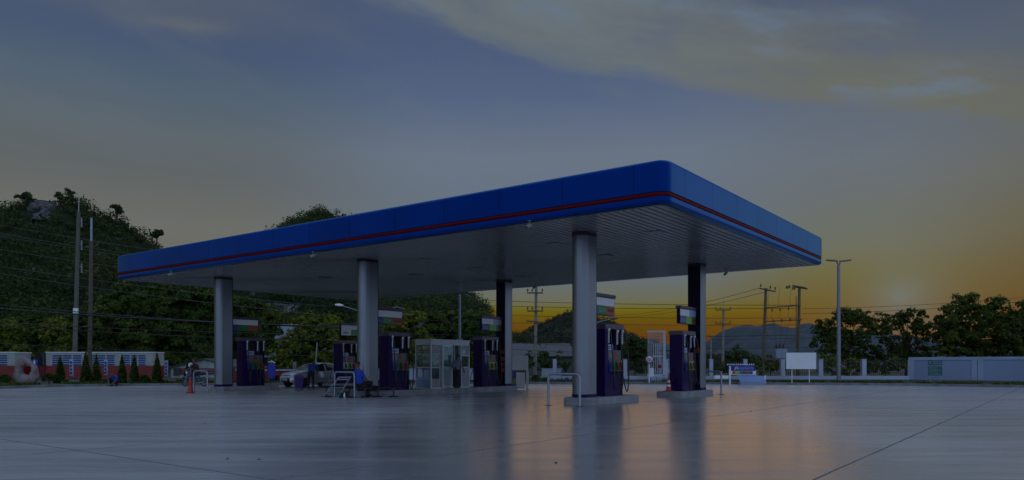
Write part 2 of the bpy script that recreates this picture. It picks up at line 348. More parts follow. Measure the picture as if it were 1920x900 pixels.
    setin(nt, bp.inputs['Height'], mth(nt, 'ADD', mth(nt, 'MULTIPLY', fine, 0.6), mth(nt, 'SUBTRACT', mth(nt, 'MULTIPLY', streak, 0.8), jj))); nt.links.new(bp.outputs[0], b.inputs['Normal'])
    return m
KP = [(-46, 14), (-27.6, 36.5), (-28.3, 41.5), (-27.2, 45.4), (-24.3, 47.3), (-19.4, 48.5), (-12, 49.8), (1.5, 51.6), (10, 51.8), (15, 51.2), (21, 49.5), (26.3, 46.9), (31, 42.5), (40, 31), (55, 12)]
def offs(pts, d):
    out = []
    for i, p in enumerate(pts):
        a, b = Vector(pts[max(i - 1, 0)]), Vector(pts[min(i + 1, len(pts) - 1)]); t = (b - a).normalized(); out.append((p[0] - t.y * d, p[1] + t.x * d))
    return out
m = MB(); K2 = offs(KP, 0.08)
m.add([(x, y, 0) for x, y in K2] + [(55, -40, 0), (-60, -40, 0)], [tuple(range(len(K2) + 2))])
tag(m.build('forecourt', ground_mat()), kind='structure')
m = MB(); m.add([(-1450, -300, -0.03), (1450, -300, -0.03), (1450, 1450, -0.03), (-1450, 1450, -0.03)], [(0, 1, 2, 3)])
tag(m.build('ground', M('far_ground', (0.045, 0.05, 0.025), 0.9, var=0.5, scale=0.08)), kind='structure')
m = MB(); I = KP; O = offs(KP, 0.16)
m.grid([[(x, y, 0.0) for x, y in I], [(x, y, 0.15) for x, y in I], [(x, y, 0.152) for x, y in O], [(x, y, 0.1) for x, y in O]], smooth=False)
tag(m.build('kerb', kerb_m), kind='structure')
m = MB(); O2 = offs(KP, 5.5); O = offs(KP, 0.14)
m.grid([[(x, y, 0.13) for x, y in O], [(x, y, 0.15) for x, y in offs(KP, 2.5)], [(x, y, 0.06) for x, y in O2], [(x, y, -0.05) for x, y in offs(KP, 6.5)]])
tag(m.build('planting_strip', M('strip_soil', (0.05, 0.065, 0.018), 0.9, var=0.45, scale=1.5, bump=0.6, bscale=12)), kind='structure')
m = MB(); m.box(-120, 120, 58, 64, -0.04, 0.0); tag(m.build('road', M('road_asphalt', (0.06, 0.06, 0.062), 0.8, var=0.2)), kind='structure')

# ------------------------------------------------------------------ station frame: x runs back along the lanes, y runs left along the canopy
U2 = Vector((0.5983, 0.8012, 0)); U1 = Vector((-0.8012, 0.5983, 0)); RZ = math.atan2(U2.y, U2.x)
C0 = Vector((2.42, 25.19, 0))
def st(a, b, z=0.0): return C0 + U1 * a + U2 * b + Vector((0, 0, z))
def b_from_px(px, a):
    o = C0 + U1 * a; r = (px - CX) / F; return (r * o.y - o.x) / (U2.x - r * U2.y)
IZ, SOF = 0.24, 5.74

# --- canopy
canopy = empty('canopy', st(0, 0), RZ, 'large flat blue petrol station canopy with red stripe and grey ribbed ceiling', 'canopy')
X0, X1, Y0, Y1, RC = -2.9, 13.1, -4.35, 26.4, 0.38
def canopy_path():
    pts = []
    for cx, cy, a0 in ((X1 - RC, Y0 + RC, -90), (X1 - RC, Y1 - RC, 0), (X0 + RC, Y1 - RC, 90), (X0 + RC, Y0 + RC, 180)):
        for k in range(9):
            th = R(a0 + k * 11.25); pts.append((Vector((cx + RC * math.cos(th), cy + RC * math.sin(th))), Vector((math.cos(th), math.sin(th)))))
    return pts
cp = canopy_path(); cp = cp + [cp[0]]
cl = [0.0]
for i in range(1, len(cp)): cl.append(cl[-1] + (cp[i][0] - cp[i - 1][0]).length)
def cpath(s):
    s %= cl[-1]
    for i in range(1, len(cp)):
        if s <= cl[i]:
            t = (s - cl[i - 1]) / max(1e-9, cl[i] - cl[i - 1]); n = cp[i - 1][1].lerp(cp[i][1], t).normalized(); return cp[i - 1][0].lerp(cp[i][0], t), n
def sweep(s0, s1, prof, mb):
    ss = [s0] + [c + k * cl[-1] for k in (0, 1) for c in cl if s0 + 1e-4 < c + k * cl[-1] < s1 - 1e-4] + [s1]
    mb.grid([[(p.x + n.x * o, p.y + n.y * o, z) for o, z in prof] for p, n in map(cpath, ss)])
def fascia_mat():
    m = bpy.data.materials.new('fascia_blue'); m.use_nodes = True; nt = m.node_tree; nt.nodes.clear()
    o = node(nt, 'ShaderNodeOutputMaterial'); d = node(nt, 'ShaderNodeBsdfDiffuse'); g = node(nt, 'ShaderNodeBsdfGlossy'); g.inputs['Roughness'].default_value = 0.2; g.inputs['Color'].default_value = (0.36, 0.74, 1.0, 1)
    ge = node(nt, 'ShaderNodeNewGeometry'); tc = node(nt, 'ShaderNodeTexCoord'); n = node(nt, 'ShaderNodeTexNoise'); n.inputs['Scale'].default_value = 0.3; nt.links.new(tc.outputs['Object'], n.inputs['Vector'])
    oi = node(nt, 'ShaderNodeObjectInfo'); f = mth(nt, 'ADD', mth(nt, 'MULTIPLY', sstep(nt, n.outputs[0], 0.3, 0.7), 0.5), mth(nt, 'MULTIPLY', oi.outputs['Random'], 0.5))
    setin(nt, d.inputs[0], mixc(nt, f, (0.0005, 0.023, 0.17), (0.0007, 0.033, 0.235)))
    lw = node(nt, 'ShaderNodeLayerWeight'); lw.inputs[0].default_value = 0.5
    fac = mth(nt, 'MULTIPLY_ADD', mth(nt, 'POWER', lw.outputs['Facing'], 3.6), 0.85, 0.003, clamp=True)
    mx = node(nt, 'ShaderNodeMixShader'); nt.links.new(fac, mx.inputs[0]); nt.links.new(d.outputs[0], mx.inputs[1]); nt.links.new(g.outputs[0], mx.inputs[2]); nt.links.new(mx.outputs[0], o.inputs[0]); return m
fm = fascia_mat(); red_s = M('stripe_red', (0.125, 0.0015, 0.004), 0.45, var=0.15, spec=0.06)
main = [(0, 6.06), (0, 6.80), (-0.015, 6.865), (-0.06, 6.915), (-0.13, 6.938), (-0.3, 6.945)]
low = [(-0.16, 5.725), (-0.06, 5.735), (-0.012, 5.765), (0.0, 5.81), (0.0, 5.925)]
T = cl[-1]
# seam positions: long plain panels on the front, narrower ones on the right-hand end
seams = [1.2]
while seams[-1] < T + 1.2 - 0.9: seams.append(seams[-1] + (2.35 if not (T - 17 < seams[-1] < T) else 2.05))
seams[-1] = T + 1.2
pts_seg = list(zip(seams[:-1], seams[1:]))
for s0, s1 in pts_seg:
    mb = MB(); sweep(s0 + 0.007, s1 - 0.007, main, mb); mb.build('fascia_panel', fm, canopy, fixn=False)
mb = MB(); sweep(0, T, low, mb); mb.build('lower_band', fm, canopy, fixn=False)
mb = MB(); sweep(0, T, [(-0.03, 5.945), (-0.006, 5.95), (-0.004, 5.99), (-0.006, 6.03), (-0.03, 6.035)], mb); mb.build('red_stripe', red_s, canopy, fixn=False)
mb = MB(); sweep(0, T, [(-0.04, 5.74), (-0.04, 6.89), (-0.3, 6.90)], mb); mb.build('backing', M('backing_dark', (0.01, 0.012, 0.03), 0.6), canopy, fixn=False)
mb = MB(); sweep(0, T, [(-0.34, 5.742), (-0.26, 5.715), (-0.165, 5.718)], mb); mb.build('edge_trim', M('edge_trim', (0.22, 0.24, 0.27), 0.4, 0.4), canopy, fixn=False)
mb = MB(); mb.box(X0 + .3, X1 - .3, Y0 + .3, Y1 - .3, 6.88, 6.93); mb.build('roof_deck', mgrey, canopy)
# ribbed ceiling, strips running back along the lanes
prof = []; y = Y0 + 0.32
while y < Y1 - 0.33:
    prof += [(y, SOF + 0.0), (y + 0.175, SOF + 0.0), (y + 0.18, SOF + 0.028), (y + 0.245, SOF + 0.028)]; y += 0.25
mb = MB(); mb.grid([[(X0 + 0.32, yy, z) for yy, z in prof], [(X1 - 0.32, yy, z) for yy, z in prof]], smooth=False)
sm = M('ceiling_strip', (0.34, 0.35, 0.36), 0.24, 0.35, var=0.03, scale=0.3); mb.build('ceiling', sm, canopy, fixn=False)
mb = MB(); mb.box(X0 + .32, X1 - .32, Y0 + .32, Y1 - .32, SOF + 0.03, SOF + 0.06); mb.build('ceiling_backing', dgrey, canopy)
for px, py in ((800, 486), (1041, 457), (1231, 435), (895, 503), (980, 518), (780, 515), (1310, 463), (1135, 479), (690, 497), (610, 520), (860, 530)):
    p = gp(px, py, SOF) - C0; lx, ly = p.dot(U2), p.dot(U1)
    mb = MB(); mb.box(lx - .28, lx + .28, ly - .28, ly + .28, SOF - 0.014, SOF - 0.003, 0, 0.004)
    o = mb.build('ceiling_light', M('lamp_frame', (0.13, 0.135, 0.14), 0.35, 0.3), canopy)
    mb = MB(); mb.box(lx - .2, lx + .2, ly - .2, ly + .2, SOF - 0.019, SOF - 0.0145); mb.build('lens', M('lamp_lens', (0.26, 0.27, 0.28), 0.15), o)

# --- columns
def make_column(sgn, label):
    t = empty('canopy_column', (0, 0, 0), RZ, label, 'column', 'columns carrying the canopy')
    def outline(g):
        pts = [(0.30 + g, -0.30 - g), (0.33 + g, -0.27 - g), (0.33 + g, 0.27 + g), (0.30 + g, 0.30 + g), (-0.18, 0.30 + g)]
        for k in range(1, 12):
            th = R(90 + k * 15); pts.append((-0.18 + (0.29 + g) * math.cos(th), (0.30 + g) * math.sin(th)))
        pts.append((-0.18, -0.30 - g)); return [(sgn * x, y) for x, y in pts]
    mb = MB(); mb.prism(outline(0), IZ + 0.10, SOF - 0.12)
    for i, f in enumerate(mb.f): mb.sm[i] = False
    mb.build('cladding', silver, t)
    mb = MB(); mb.prism(outline(0.012), IZ + 0.0, IZ + 0.11); mb.build('base_band', purple, t)
    mb = MB(); mb.prism(outline(0.012), SOF - 0.125, SOF - 0.012); mb.build('collar', M('collar_dark', (0.03, 0.022, 0.03), 0.5), t)
    mb = MB(); x = sgn * 0.334; mb.box(min(x, x + sgn * .012), max(x, x + sgn * .012), -0.285, 0.285, IZ + 0.115, SOF - 0.13); mb.build('back_panel', purple_dk, t)
    return t
colA = make_column(1, 'rounded silver canopy column beside the traffic cone, leftmost of the near row')
colA.location = st(21.2, 0)
colB = copy_tree(colA, st(10.6, 0), label='rounded silver canopy column behind the seated person in blue')
colC = copy_tree(colA, st(0, 0), label='tall rounded silver canopy column nearest to the viewer, on the front right island')
colE = make_column(-1, 'dark canopy column with silver side at the right rear, beside the pump with a cone')
colE.location = st(0, 9.5)
colD = copy_tree(colE, st(10.6, 9.5), label='dark canopy column with silver side beside the white wrapped guard rail')
colF = copy_tree(colE, st(21.2, 9.5), label='canopy column mostly hidden behind the seated person\'s column')
for cobj, xs in ((colD, [(1.05, 'o'), (1.35, 'r'), (1.65, 'o'), (2.0, 'r')]), (colE, [(1.95, 'o')])):
    for z, k in xs:
        mb = MB(); mb.box(-0.352, -0.347, -0.26, -0.06, z - 0.1, z + 0.1)
        mb.build('sticker', red_p if k == 'r' else orange_p, cobj)

# --- islands
def island(a, b0, b1, label):
    m = MB(); w = 0.58; n = 8; pts = []
    for cx, s0 in ((b1 - 0.15, -90), (b0 + 0.15, 90)):
        for k in range(n + 1):
            th = R(s0 + k * 180 / n); pts.append((cx + 0.15 * math.cos(th), w * math.sin(th)))
    ins = [(x * 1.0 + (-0.03 if x > (b0 + b1) / 2 else 0.03), y * 0.95) for x, y in pts]
    k = len(pts); vs = [(x, y, 0) for x, y in pts] + [(x, y, IZ - 0.03) for x, y in pts] + [(x, y, IZ) for x, y in ins]
    m.add(vs, [(r * k + i, r * k + (i + 1) % k, (r + 1) * k + (i + 1) % k, (r + 1) * k + i) for r in (0, 1) for i in range(k)] + [tuple(range(2 * k, 3 * k))])
    o = m.build('pump_island', conc); o.location = st(a, 0); o.rotation_euler = (0, 0, RZ)
    tag(o, label, 'island', 'concrete pump islands')
island(0, -0.5, 3.0, 'raised concrete island under the nearest silver column and its pump')
island(0, 6.55, 10.0, 'raised concrete island carrying the pump with a striped cone')
island(10.6, -0.5, 10.0, 'long raised concrete island carrying the glass kiosk and two pumps')
island(21.2, -0.5, 3.0, 'raised concrete island beside the plain traffic cone at the left')
island(21.2, 6.55, 10.0, 'raised concrete island behind the seated person, near the white car')
# ------------------------------------------------------------------ pumps (x along the lane, the face seen is -y)
pale_lbl = M('pale_label', (0.35, 0.42, 0.6), 0.4)
def make_pump(cols, label, extra=0):
    t = empty('fuel_pump', (0, 0, 0), RZ, label, 'fuel pump', 'fuel pumps on the islands')
    H = 2.50
    m = MB(); m.box(-.65, -.40, -.28, .28, 0.0, H - .17, 0, 0.012); m.build('side_tower', purple, t)
    m = MB(); m.box(.08, .30, -.25, .25, 1.60, H - .17, 0, 0.01); m.box(.55, .65, -.27, .27, 0.0, H - .17, 0, 0.01); m.build('hose_tower', purple_dk, t)
    m = MB(); m.box(-.68, .68, -.32, .32, H - .17, H, 0, 0.02); m.build('top_cover', M('pump_cover', (0.075, 0.045, 0.085), 0.4), t)
    m = MB(); m.box(-.40, .55, -.25, .25, 0.0, 0.84, 0, 0.01); m.box(-.40, .55, -.12, .12, .84, 1.6); m.build('cabinet', purple, t)
    m = MB(); m.box(-.39, .54, -.262, .262, 1.26, 1.60, 0, 0.01); d = m.build('display_panel', M('display_grey', (0.085, 0.085, 0.088), 0.35), t)
    m = MB(); m.prism([(0.05, 1.35), (0.16, 1.33), (0.20, 1.42), (0.17, 1.55), (0.03, 1.55), (0.0, 1.44)], -.272, -.264, 0, 'xz'); m.build('emblem', red_p, d)
    m = MB()
    for x in (-.34, -.22): m.box(x, x + .09, -.269, -.263, 1.36, 1.50)
    m.build('readout', M('readout', (0.16, 0.17, 0.16), 0.2), d)
    m = MB(); m.box(-.37, .07, -.20, -.185, 1.60, 1.80); m.build('notice', pale_lbl, t)
    m = MB(); m.box(-.33, .0, -.206, -.201, 1.66, 1.685); m.box(-.33, -.05, -.206, -.201, 1.71, 1.735); m.build('notice_lines', blue_p, t)
    xs = (-.385, -.07, .245)
    for i, c in enumerate(cols):
        x = xs[i]; m = MB(); m.prism([(-.27, .845), (-.33, .86), (-.29, 1.25), (-.25, 1.25)], x, x + .295, 0, 'yz'); m.build('nozzle_panel', c, t)
        # nozzle: body, trigger guard, spout
        m = MB(); cx = x + .15
        m.tube([(cx, -.34, 1.16), (cx, -.37, 1.02), (cx, -.38, .90)], [.03, .042, .035], 8)
        m.tube([(cx, -.34, 1.16), (cx, -.30, 1.20)], [.016, .012], 6); m.tube([(cx - .035, -.38, 1.08), (cx - .05, -.43, 1.0), (cx - .02, -.41, .9)], .008, 5)
        nz_ = m.build('nozzle', [black, blue_p, green_p, orange_p][0], t)
        m = MB(); m.lathe([(0.0, -.02), (.028, -.018), (.028, .018), (0, .02)], 8, (cx + .05, -.36, .865)); m.build('nozzle_cap', white_p, nz_)
    for i, (x, z) in enumerate(((-.40, H - .2), (.22, H - .24), (.58, H - .22))):
        m = MB(); m.box(x - .018, x + .018, -.30, -.255, z - .46, z - .02)
        for k in range(5): m.box(x - .028, x + .028, -.31, -.26, z - .08 - k * .085, z - .02 - k * .085, 0, .008)
        m.box(x - .045, x + .045, -.335, -.27, z - .03, z + .05, 0, 0.01)
        m.build('hose_clamp', white_p, t)
    rng = random.Random(extra)
    for i in range(3):
        x0 = xs[i] + .16; xh = (-.40, .22, .60)[i]; dip = .04 + rng.uniform(-.04, .25)
        p = [(x0, -.385, .88)]
        for k in range(1, 15):
            u = k / 14; lx = x0 + (xh - x0) * min(1, u * 1.25) + (.12 * math.sin(u * 3.1) * (1 if i == 2 else -.6 if i == 0 else .4))
            z = (.88 + (dip - .88) * math.sin(min(u / .32, 1) * math.pi / 2)) if u < .32 else dip + (H - .25 - dip) * ((u - .32) / .68) ** 1.25
            p.append((lx, -.37 - .14 * math.sin(u * math.pi), z))
        m = MB(); m.tube(p, .021, 6); m.build('hose', black, t)
    # loop hanging out at the near end, for the pump's other side
    s = -1 if extra % 2 else 1
    p = [(s * .66, .18, 1.0)] + [(s * (.69 + .30 * math.sin(k / 10 * math.pi)), .16, 1.0 - .92 * math.sin(k / 10 * math.pi * .5) + (.30 * (k / 10) ** 3)) for k in range(1, 11)] + [(s * .66, .1, .55)]
    m = MB(); m.tube(p, .021, 6); m.build('hose', black, t)
    return t
front = [blue_p, green_p, orange_p]; rear = [blue_p, lime_p, yellow_p]; last = [M('panel_white', (.5, .52, .5), .4), lime_p, pink_p]
pu = make_pump(front, 'purple fuel pump beside the nearest silver column, blue green and orange nozzle panels', 0); pu.location = st(0, 1.56, IZ)
pu = make_pump(front, 'purple fuel pump right of the seated person and left of the glass kiosk', 2); pu.location = st(10.6, 1.56, IZ)
pu = make_pump(front, 'purple fuel pump at the left, under the plain white blue green red board', 4); pu.location = st(21.2, 1.56, IZ)
pu = make_pump(rear, 'purple fuel pump behind the striped traffic cone, blue lime and yellow nozzles', 1); pu.location = st(0, 7.92, IZ)
pu = make_pump(rear, 'purple fuel pump between the glass kiosk and the white wrapped guard rail', 3); pu.location = st(10.6, 7.92, IZ)
pu = make_pump(last, 'purple fuel pump behind the seated person, white lime and pink nozzle panels', 5); pu.location = st(21.2, 7.92, IZ)

# --- hanging grade boards
ink = M('ink_black', (0.01, 0.01, 0.012), 0.5); dimred = M('dim_red_ink', (0.16, 0.02, 0.005), 0.5); pgreen = M('pale_green_ink', (0.28, 0.5, 0.3), 0.5); pblue = M('pale_blue_ink', (0.35, 0.42, 0.62), 0.5)
def board(a, b, kind, label):
    t = empty('grade_board', st(a, b), RZ, label, 'sign', 'fuel grade boards fixed to the columns')
    x0, x1 = (0.30, 1.98) if kind == 'front' else (-1.98, -0.30)
    m = MB(); m.box(x0, x1, -.07, .07, 3.05, 3.68, 0, 0.006); m.build('panel', purple_dk, t)
    m = MB(); m.box(x0 - .03, x1 + .03, -.12, .12, 3.68, 3.80, 0, 0.02); m.build('top_bar', M('board_bar', (0.05, 0.03, 0.055), 0.4), t)
    def pl(u0, u1, z0, z1, mt, nm='field'):
        m = MB(); m.box(x0 + (x1 - x0) * u0, x0 + (x1 - x0) * u1, -.078, -.071, z0, z1); return m.build(nm, mt, t)
    rot = (R(90), 0, 0); X = lambda u: x0 + (x1 - x0) * u
    if kind == 'front':
        pl(.02, .98, 3.39, 3.66, white_s); pl(.02, .28, 3.07, 3.388, blue_p); pl(.28, .64, 3.07, 3.388, green_p); pl(.64, .98, 3.07, 3.388, orange_p)
        if a < 20:
            text('91', .2, (X(.14), -.082, 3.22), rot, pblue, t); text('22.91', .22, (X(.46), -.082, 3.23), rot, pgreen, t); text('20.68', .2, (X(.81), -.082, 3.24), rot, dimred, t)
    elif a > 20:
        pl(.02, .98, 3.07, 3.66, white_s); pl(.45, .98, 3.06, 3.42, lime_p); text('ดีเซล', .2, (X(.22), -.084, 3.22), rot, ink, t); text('25.79', .2, (X(.7), -.084, 3.25), rot, pgreen, t)
    else:
        pl(.02, .56, 3.39, 3.66, white_s); pl(.56, .98, 3.39, 3.66, sky_p if a < 1 else M('board_lilac', (.3, .3, .42), .4)); pl(.02, .35, 3.07, 3.388, blue_p); pl(.37, .68, 3.07, 3.388, lime_p); pl(.68, .98, 3.07, 3.388, olive_p)
        text('ดีเซล', .24, (X(.18), -.082, 3.22), rot, pblue, t); text('E20', .19, (X(.52), -.082, 3.22), rot, pgreen, t); text('85', .2, (X(.83), -.082, 3.22), rot, M('brown_ink', (.05, .03, .005), .5), t)
board(0, 0, 'front', 'white green and orange grade board on the nearest silver column')
board(10.6, 0, 'front', 'white blue green and orange grade board above the pump left of the kiosk')
board(21.2, 0, 'front', 'white blue green and red grade board at the far left, without figures')
board(0, 9.5, 'rear', 'small blue and lime grade board above the pump with a striped cone')
board(10.6, 9.5, 'rear', 'small blue and lime grade board above the pump right of the kiosk')
board(21.2, 9.5, 'rear', 'white grade board with one lime field, left of the seated person\'s column')

# --- guard rails at the island ends
def hoop(a, b, label):
    t = empty('guard_rail', st(a, b), RZ, label, 'guard rail', 'hooped steel guard rails at the island ends')
    w, h, r, pts = .60, 1.03, .13, []
    pts = [(0, -w, 0), (0, -w, h - r)] + [(0, -w + r - r * math.cos(R(k * 22.5)), h - r + r * math.sin(R(k * 22.5))) for k in range(1, 5)]
    pts += [(p[0], -p[1], p[2]) for p in pts[::-1]]
    m = MB(); m.tube(pts, .040, 10); m.build('rail', steel, t)
    for s in (-1, 1):
        m = MB(); m.box(-.10, .10, s * w - .10, s * w + .10, 0.0, 0.014); o = m.build('foot_plate', M('foot_plate', (0.05, 0.05, 0.055), 0.5, 0.4), t)
    return t
hoop(0, -1.25, 'steel hoop guard rail in front of the nearest silver column')
hoop(10.6, -1.25, 'steel hoop guard rail left of the seated person in blue')
hoop(21.2, -1.25, 'steel hoop guard rail right of the plain traffic cone')
hoop(0, 10.75, 'steel hoop guard rail behind the striped cone\'s pump island')
white_b = M('white_board', (0.88, 0.88, 0.88), 0.35, var=.03, scale=1.0)
hD = hoop(10.6, 10.75, 'steel hoop guard rail wrapped in white boards, right of the kiosk')
t = empty('advert_board', st(10.6, 10.75), RZ, 'blank white n-shaped advert board with a blue and yellow poster, fixed on the guard rail', 'advert board')
m = MB(); m.box(-.075, -.055, -.66, .66, 1.06, 1.82, 0, .004); m.build('upper_panel', white_b, t)
m = MB(); m.box(-.075, -.055, -.66, -.53, .06, 1.058); m.build('side_strip', white_s, t)
m = MB(); m.box(-.072, -.055, -.45, .12, .06, .93); m.build('lower_panel', white_b, t)
m = MB(); m.box(-.072, -.055, .125, .52, .06, .95); po = m.build('poster', M('poster_blue', (0.02, 0.07, 0.28), 0.4, var=.5, scale=3), t)
m = MB(); m.prism([(.13, .3), (.51, .3), (.51, .55), (.4, .62), (.3, .5), (.2, .64), (.13, .5)], -.078, -.073, 0, 'yz'); m.build('poster_motif', M('poster_lime', (.25, .3, .02), .4, var=.4, scale=8), po)

# --- glass kiosk
ka = 10.6 - .55; kb = lambda px: b_from_px(px, ka)
ks = empty('kiosk', st(10.6, 0, IZ), RZ, 'aluminium and glass attendant kiosk with bottles on its shelves', 'kiosk')
kx0, kx1, ky0, ky1, kh = kb(808), kb(880.5), -.55, .43, 2.2
cuts = {k: kb(v) for k, v in dict(w0=811.8, w1=824.4, d0=827.6, d1=846.8, o1=864.8, p0=866.5, p1=877.5).items()}
m = MB(); f = .06
for x in (kx0, kx1 - f):
    for y in (ky0, ky1 - f): m.box(x, x + f, y, y + f, 0, kh)
m.box(kx0 - .02, kx1 + .02, ky0 - .02, ky1 + .02, kh, kh + .06); m.box(kx0, kx1, ky0 + .004, ky1, 0.0, 0.06)
m.box(kx0 + f, kx1 - f, ky0 + .004, ky0 + f - .004, kh - .2, kh - .002)
m.box(kx0 + .004, kx0 + f - .004, ky0 + f, ky1 - f, kh - .2, kh - .002); m.box(kx1 - f + .004, kx1 - .004, ky0 + f, ky1 - f, kh - .16, kh - .002); m.box(kx0 + f, kx1 - f, ky1 - f + .004, ky1 - .004, kh - .16, kh - .002)
for k in ('w1', 'd0', 'o1'): m.box(cuts[k] - .0, cuts[k] + .05, ky0 + .006, ky0 + .05, .06, kh - .2)
m.box(kx0 + f, cuts['w1'], ky0 + .006, ky0 + .05, .95, 1.0); m.box(cuts['o1'] + .05, kx1 - f, ky0 + .006, ky0 + .05, .95, 1.0); m.box(cuts['o1'] + .05, kx1 - f, ky0 + .006, ky0 + .05, 1.5, 1.56)
m.box(kx0 + .006, kx0 + .05, ky0 + f, ky1 - f, .95, 1.0); m.box(kx0 + .006, kx0 + .05, ky0 + f, ky1 - f, .46, .5)
m.build('frame', alu, ks)
gl = glass('kiosk_glass', (0.75, 0.85, 0.85))
def pane(x0, x1, y0, y1, z0, z1, mt, nm='window_pane'): mm = MB(); mm.box(x0, x1, y0, y1, z0, z1); return mm.build(nm, mt, ks)
pane(kx0 + f, cuts['w1'], ky0 + .02, ky0 + .028, 1.0, kh - .2, gl); pane(kx0 + .02, kx0 + .028, ky0 + f, ky1 - f, 1.0, kh - .2, gl); pane(cuts['o1'] + .05, kx1 - f, ky0 + .02, ky0 + .028, 1.56, kh - .2, gl)
pane(kx1 - .028, kx1 - .02, ky0 + f, ky1 - f, 1.0, kh - .16, gl); pane(kx0 + f, kx1 - f, ky1 - .028, ky1 - .02, 1.0, kh - .16, gl)
lowp = M('kiosk_panel', (0.25, 0.28, 0.31), 0.5, var=.05)
pane(kx0 + f, cuts['w1'], ky0 + .015, ky0 + .03, .06, .45, M('kiosk_panel_pinkish', (0.26, 0.22, 0.2), .5), 'lower_panel'); pane(kx0 + f, cuts['w1'], ky0 + .02, ky0 + .028, .45, .95, gl)
pane(cuts['o1'] + .05, kx1 - f, ky0 + .012, ky0 + .03, .06, .95, lowp, 'lower_panel'); pane(kx0 + .012, kx0 + .03, ky0 + f, ky1 - f, .06, .46, M('kiosk_panel_blue', (0.14, 0.22, 0.36), .45, var=.25, scale=1.5), 'lower_panel')
pane(kx0 + f, kx1 - f, ky1 - .03, ky1 - .012, .06, 1.0, lowp, 'lower_panel'); pane(kx1 - .03, kx1 - .012, ky0 + f, ky1 - f, .06, 1.0, lowp, 'lower_panel')
# sliding door
dr = MB(); d0, d1 = cuts['d0'] + .05, cuts['d1'] + .03; y0, y1 = ky0 - .03, ky0 + .0
dr.box(d0, d0 + .06, y0, y1, .06, kh - .2); dr.box(d1 - .06, d1, y0, y1, .06, kh - .2); dr.box(d0 + .06, d1 - .06, y0 + .002, y1, kh - .27, kh - .2); dr.box(d0 + .06, d1 - .06, y0 + .002, y1, .95, 1.02); dr.box(d0 + .06, d1 - .06, y0 + .002, y1, .06, .12)
door = dr.build('sliding_door', M('door_alu', (.42, .45, .45), .4, .3), ks)
mm = MB(); mm.box(d0 + .06, d1 - .06, y0 + .01, y0 + .02, .12, .95); mm.build('door_panel', lowp, door)
mm = MB(); mm.box(d0 + .06, d1 - .06, y0 + .01, y0 + .018, 1.02, kh - .27); mm.build('door_glass', gl, door)
mm = MB(); mm.box(d0 + .2, d0 + .48, y0 - .004, y0 + .001, .86, .93); mm.build('door_sticker', pblue, door)
# inside: shelves, counter, bottles
mm = MB()
for z in (.98, 1.28, 1.6): mm.box(kx0 + .08, cuts['d0'] + .04, ky0 + .08, ky1 - .1, z, z + .02)
mm.build('shelf', M('shelf', (.3, .31, .3), .5), ks)
mm = MB(); mm.box(kx0 + .07, kx1 - .07, ky0 + .07, ky1 - .07, .065, .075); mm.build('floor_panel', dgrey, ks)
mm = MB(); mm.box(cuts['o1'] + .0, kx1 - .1, ky0 + .1, ky1 - .1, .96, .99); mm.build('counter', mgrey, ks)
mm = MB(); mm.box(cuts['o1'] + .15, cuts['o1'] + .33, ky0 + .03, ky0 + .036, 1.62, 1.80); mm.build('paper_notice', white_s, ks)
mm = MB(); mm.box(kx0 - .004, kx0 + .0, ky0 + .12, ky0 + .45, .52, .86); mm.build('paper_notice', M('notice_blue', (.2, .28, .42), .5), ks)
mm = MB(); mm.box(kx0 - .004, kx0 + .0, ky0 + .52, ky0 + .82, .52, .92); mm.build('paper_notice', M('notice_pale', (.4, .45, .55), .5), ks)
bt = MB(); bt.lathe([(.0, 0), (.036, .005), (.038, .15), (.03, .18), (.014, .21), (.014, .235), (0, .24)], 8)
proto = {}
grp = 'oil and drink bottles on the kiosk shelves'
bc = {'red': (.40, .03, .015), 'orange': (.55, .16, .012), 'green': (.09, .26, .05), 'dark green': (.03, .10, .04)}
rr = random.Random(5)
for z, pal, nm in ((1.62, ['red', 'red', 'orange'], 'top'), (1.30, ['green', 'green', 'dark green'], 'middle'), (1.0, ['dark green', 'green', 'dark green'], 'lower')):
    spots = [(kx0 + .12, ky0 + .14 + k * .125, 'end window') for k in range(6)] + [(kx0 + .16 + k * .125, ky0 + .13, 'front window') for k in range(5)]
    for k, (x, y, w) in enumerate(spots):
        cn = pal[rr.randrange(3)]
        if cn not in proto:
            o = bt.build('bottle', M('bottle_' + cn.replace(' ', '_'), bc[cn], .25), None); proto[cn] = o
        else: o = proto[cn].copy(); COL.objects.link(o)
        o.location = st(10.6, 0, IZ + z) + U2 * x + U1 * y; o.rotation_euler = (0, 0, RZ); s = 1.0 + rr.uniform(-.06, .1); o.scale = (s, s, s * (1.12 if z > 1.6 else 1))
        tag(o, '%s plastic bottle on the kiosk\'s %s shelf, seen through its %s' % (cn, nm, w), 'bottle', grp + ', %s %s %s' % (cn, nm, w))

# --- cameras and lamps under the canopy edge
cam_pts = [(993, 420, 'front', 'above the near right bay'), (587, 477, 'front', 'above the middle bay'), (320, 512, 'front', 'near the left end'), (1361, 510, 'rear', 'at the right rear edge'), (752, 556, 'rear', 'at the rear edge over the grade boards'), (1003, 536, 'rear', 'at the rear edge by the power pole')]
for px, py, k, w in cam_pts:
    p = gp(px, py, SOF - .12) ; c = empty('security_camera', (p.x, p.y, SOF - .01), RZ, 'small grey camera hanging from the canopy ceiling %s' % w, 'camera', 'cameras under the canopy')
    m = MB(); m.tube([(0, 0, 0), (0, 0, -.10), (-.04, 0, -.14)], .016, 6); m.box(-.05, .05, -.05, .05, -.012, 0.0); m.build('bracket', mgrey, c)
    m = MB(); m.tube([(.10, 0, -.14), (-.02, 0, -.18), (-.16, 0, -.24)], [.055, .06, .055], 10); hs = m.build('housing', M('cam_housing', (.25, .25, .22), .4), c)
    m = MB(); m.tube([(-.155, 0, -.238), (-.18, 0, -.247)], .04, 10); m.build('lens', black, hs)
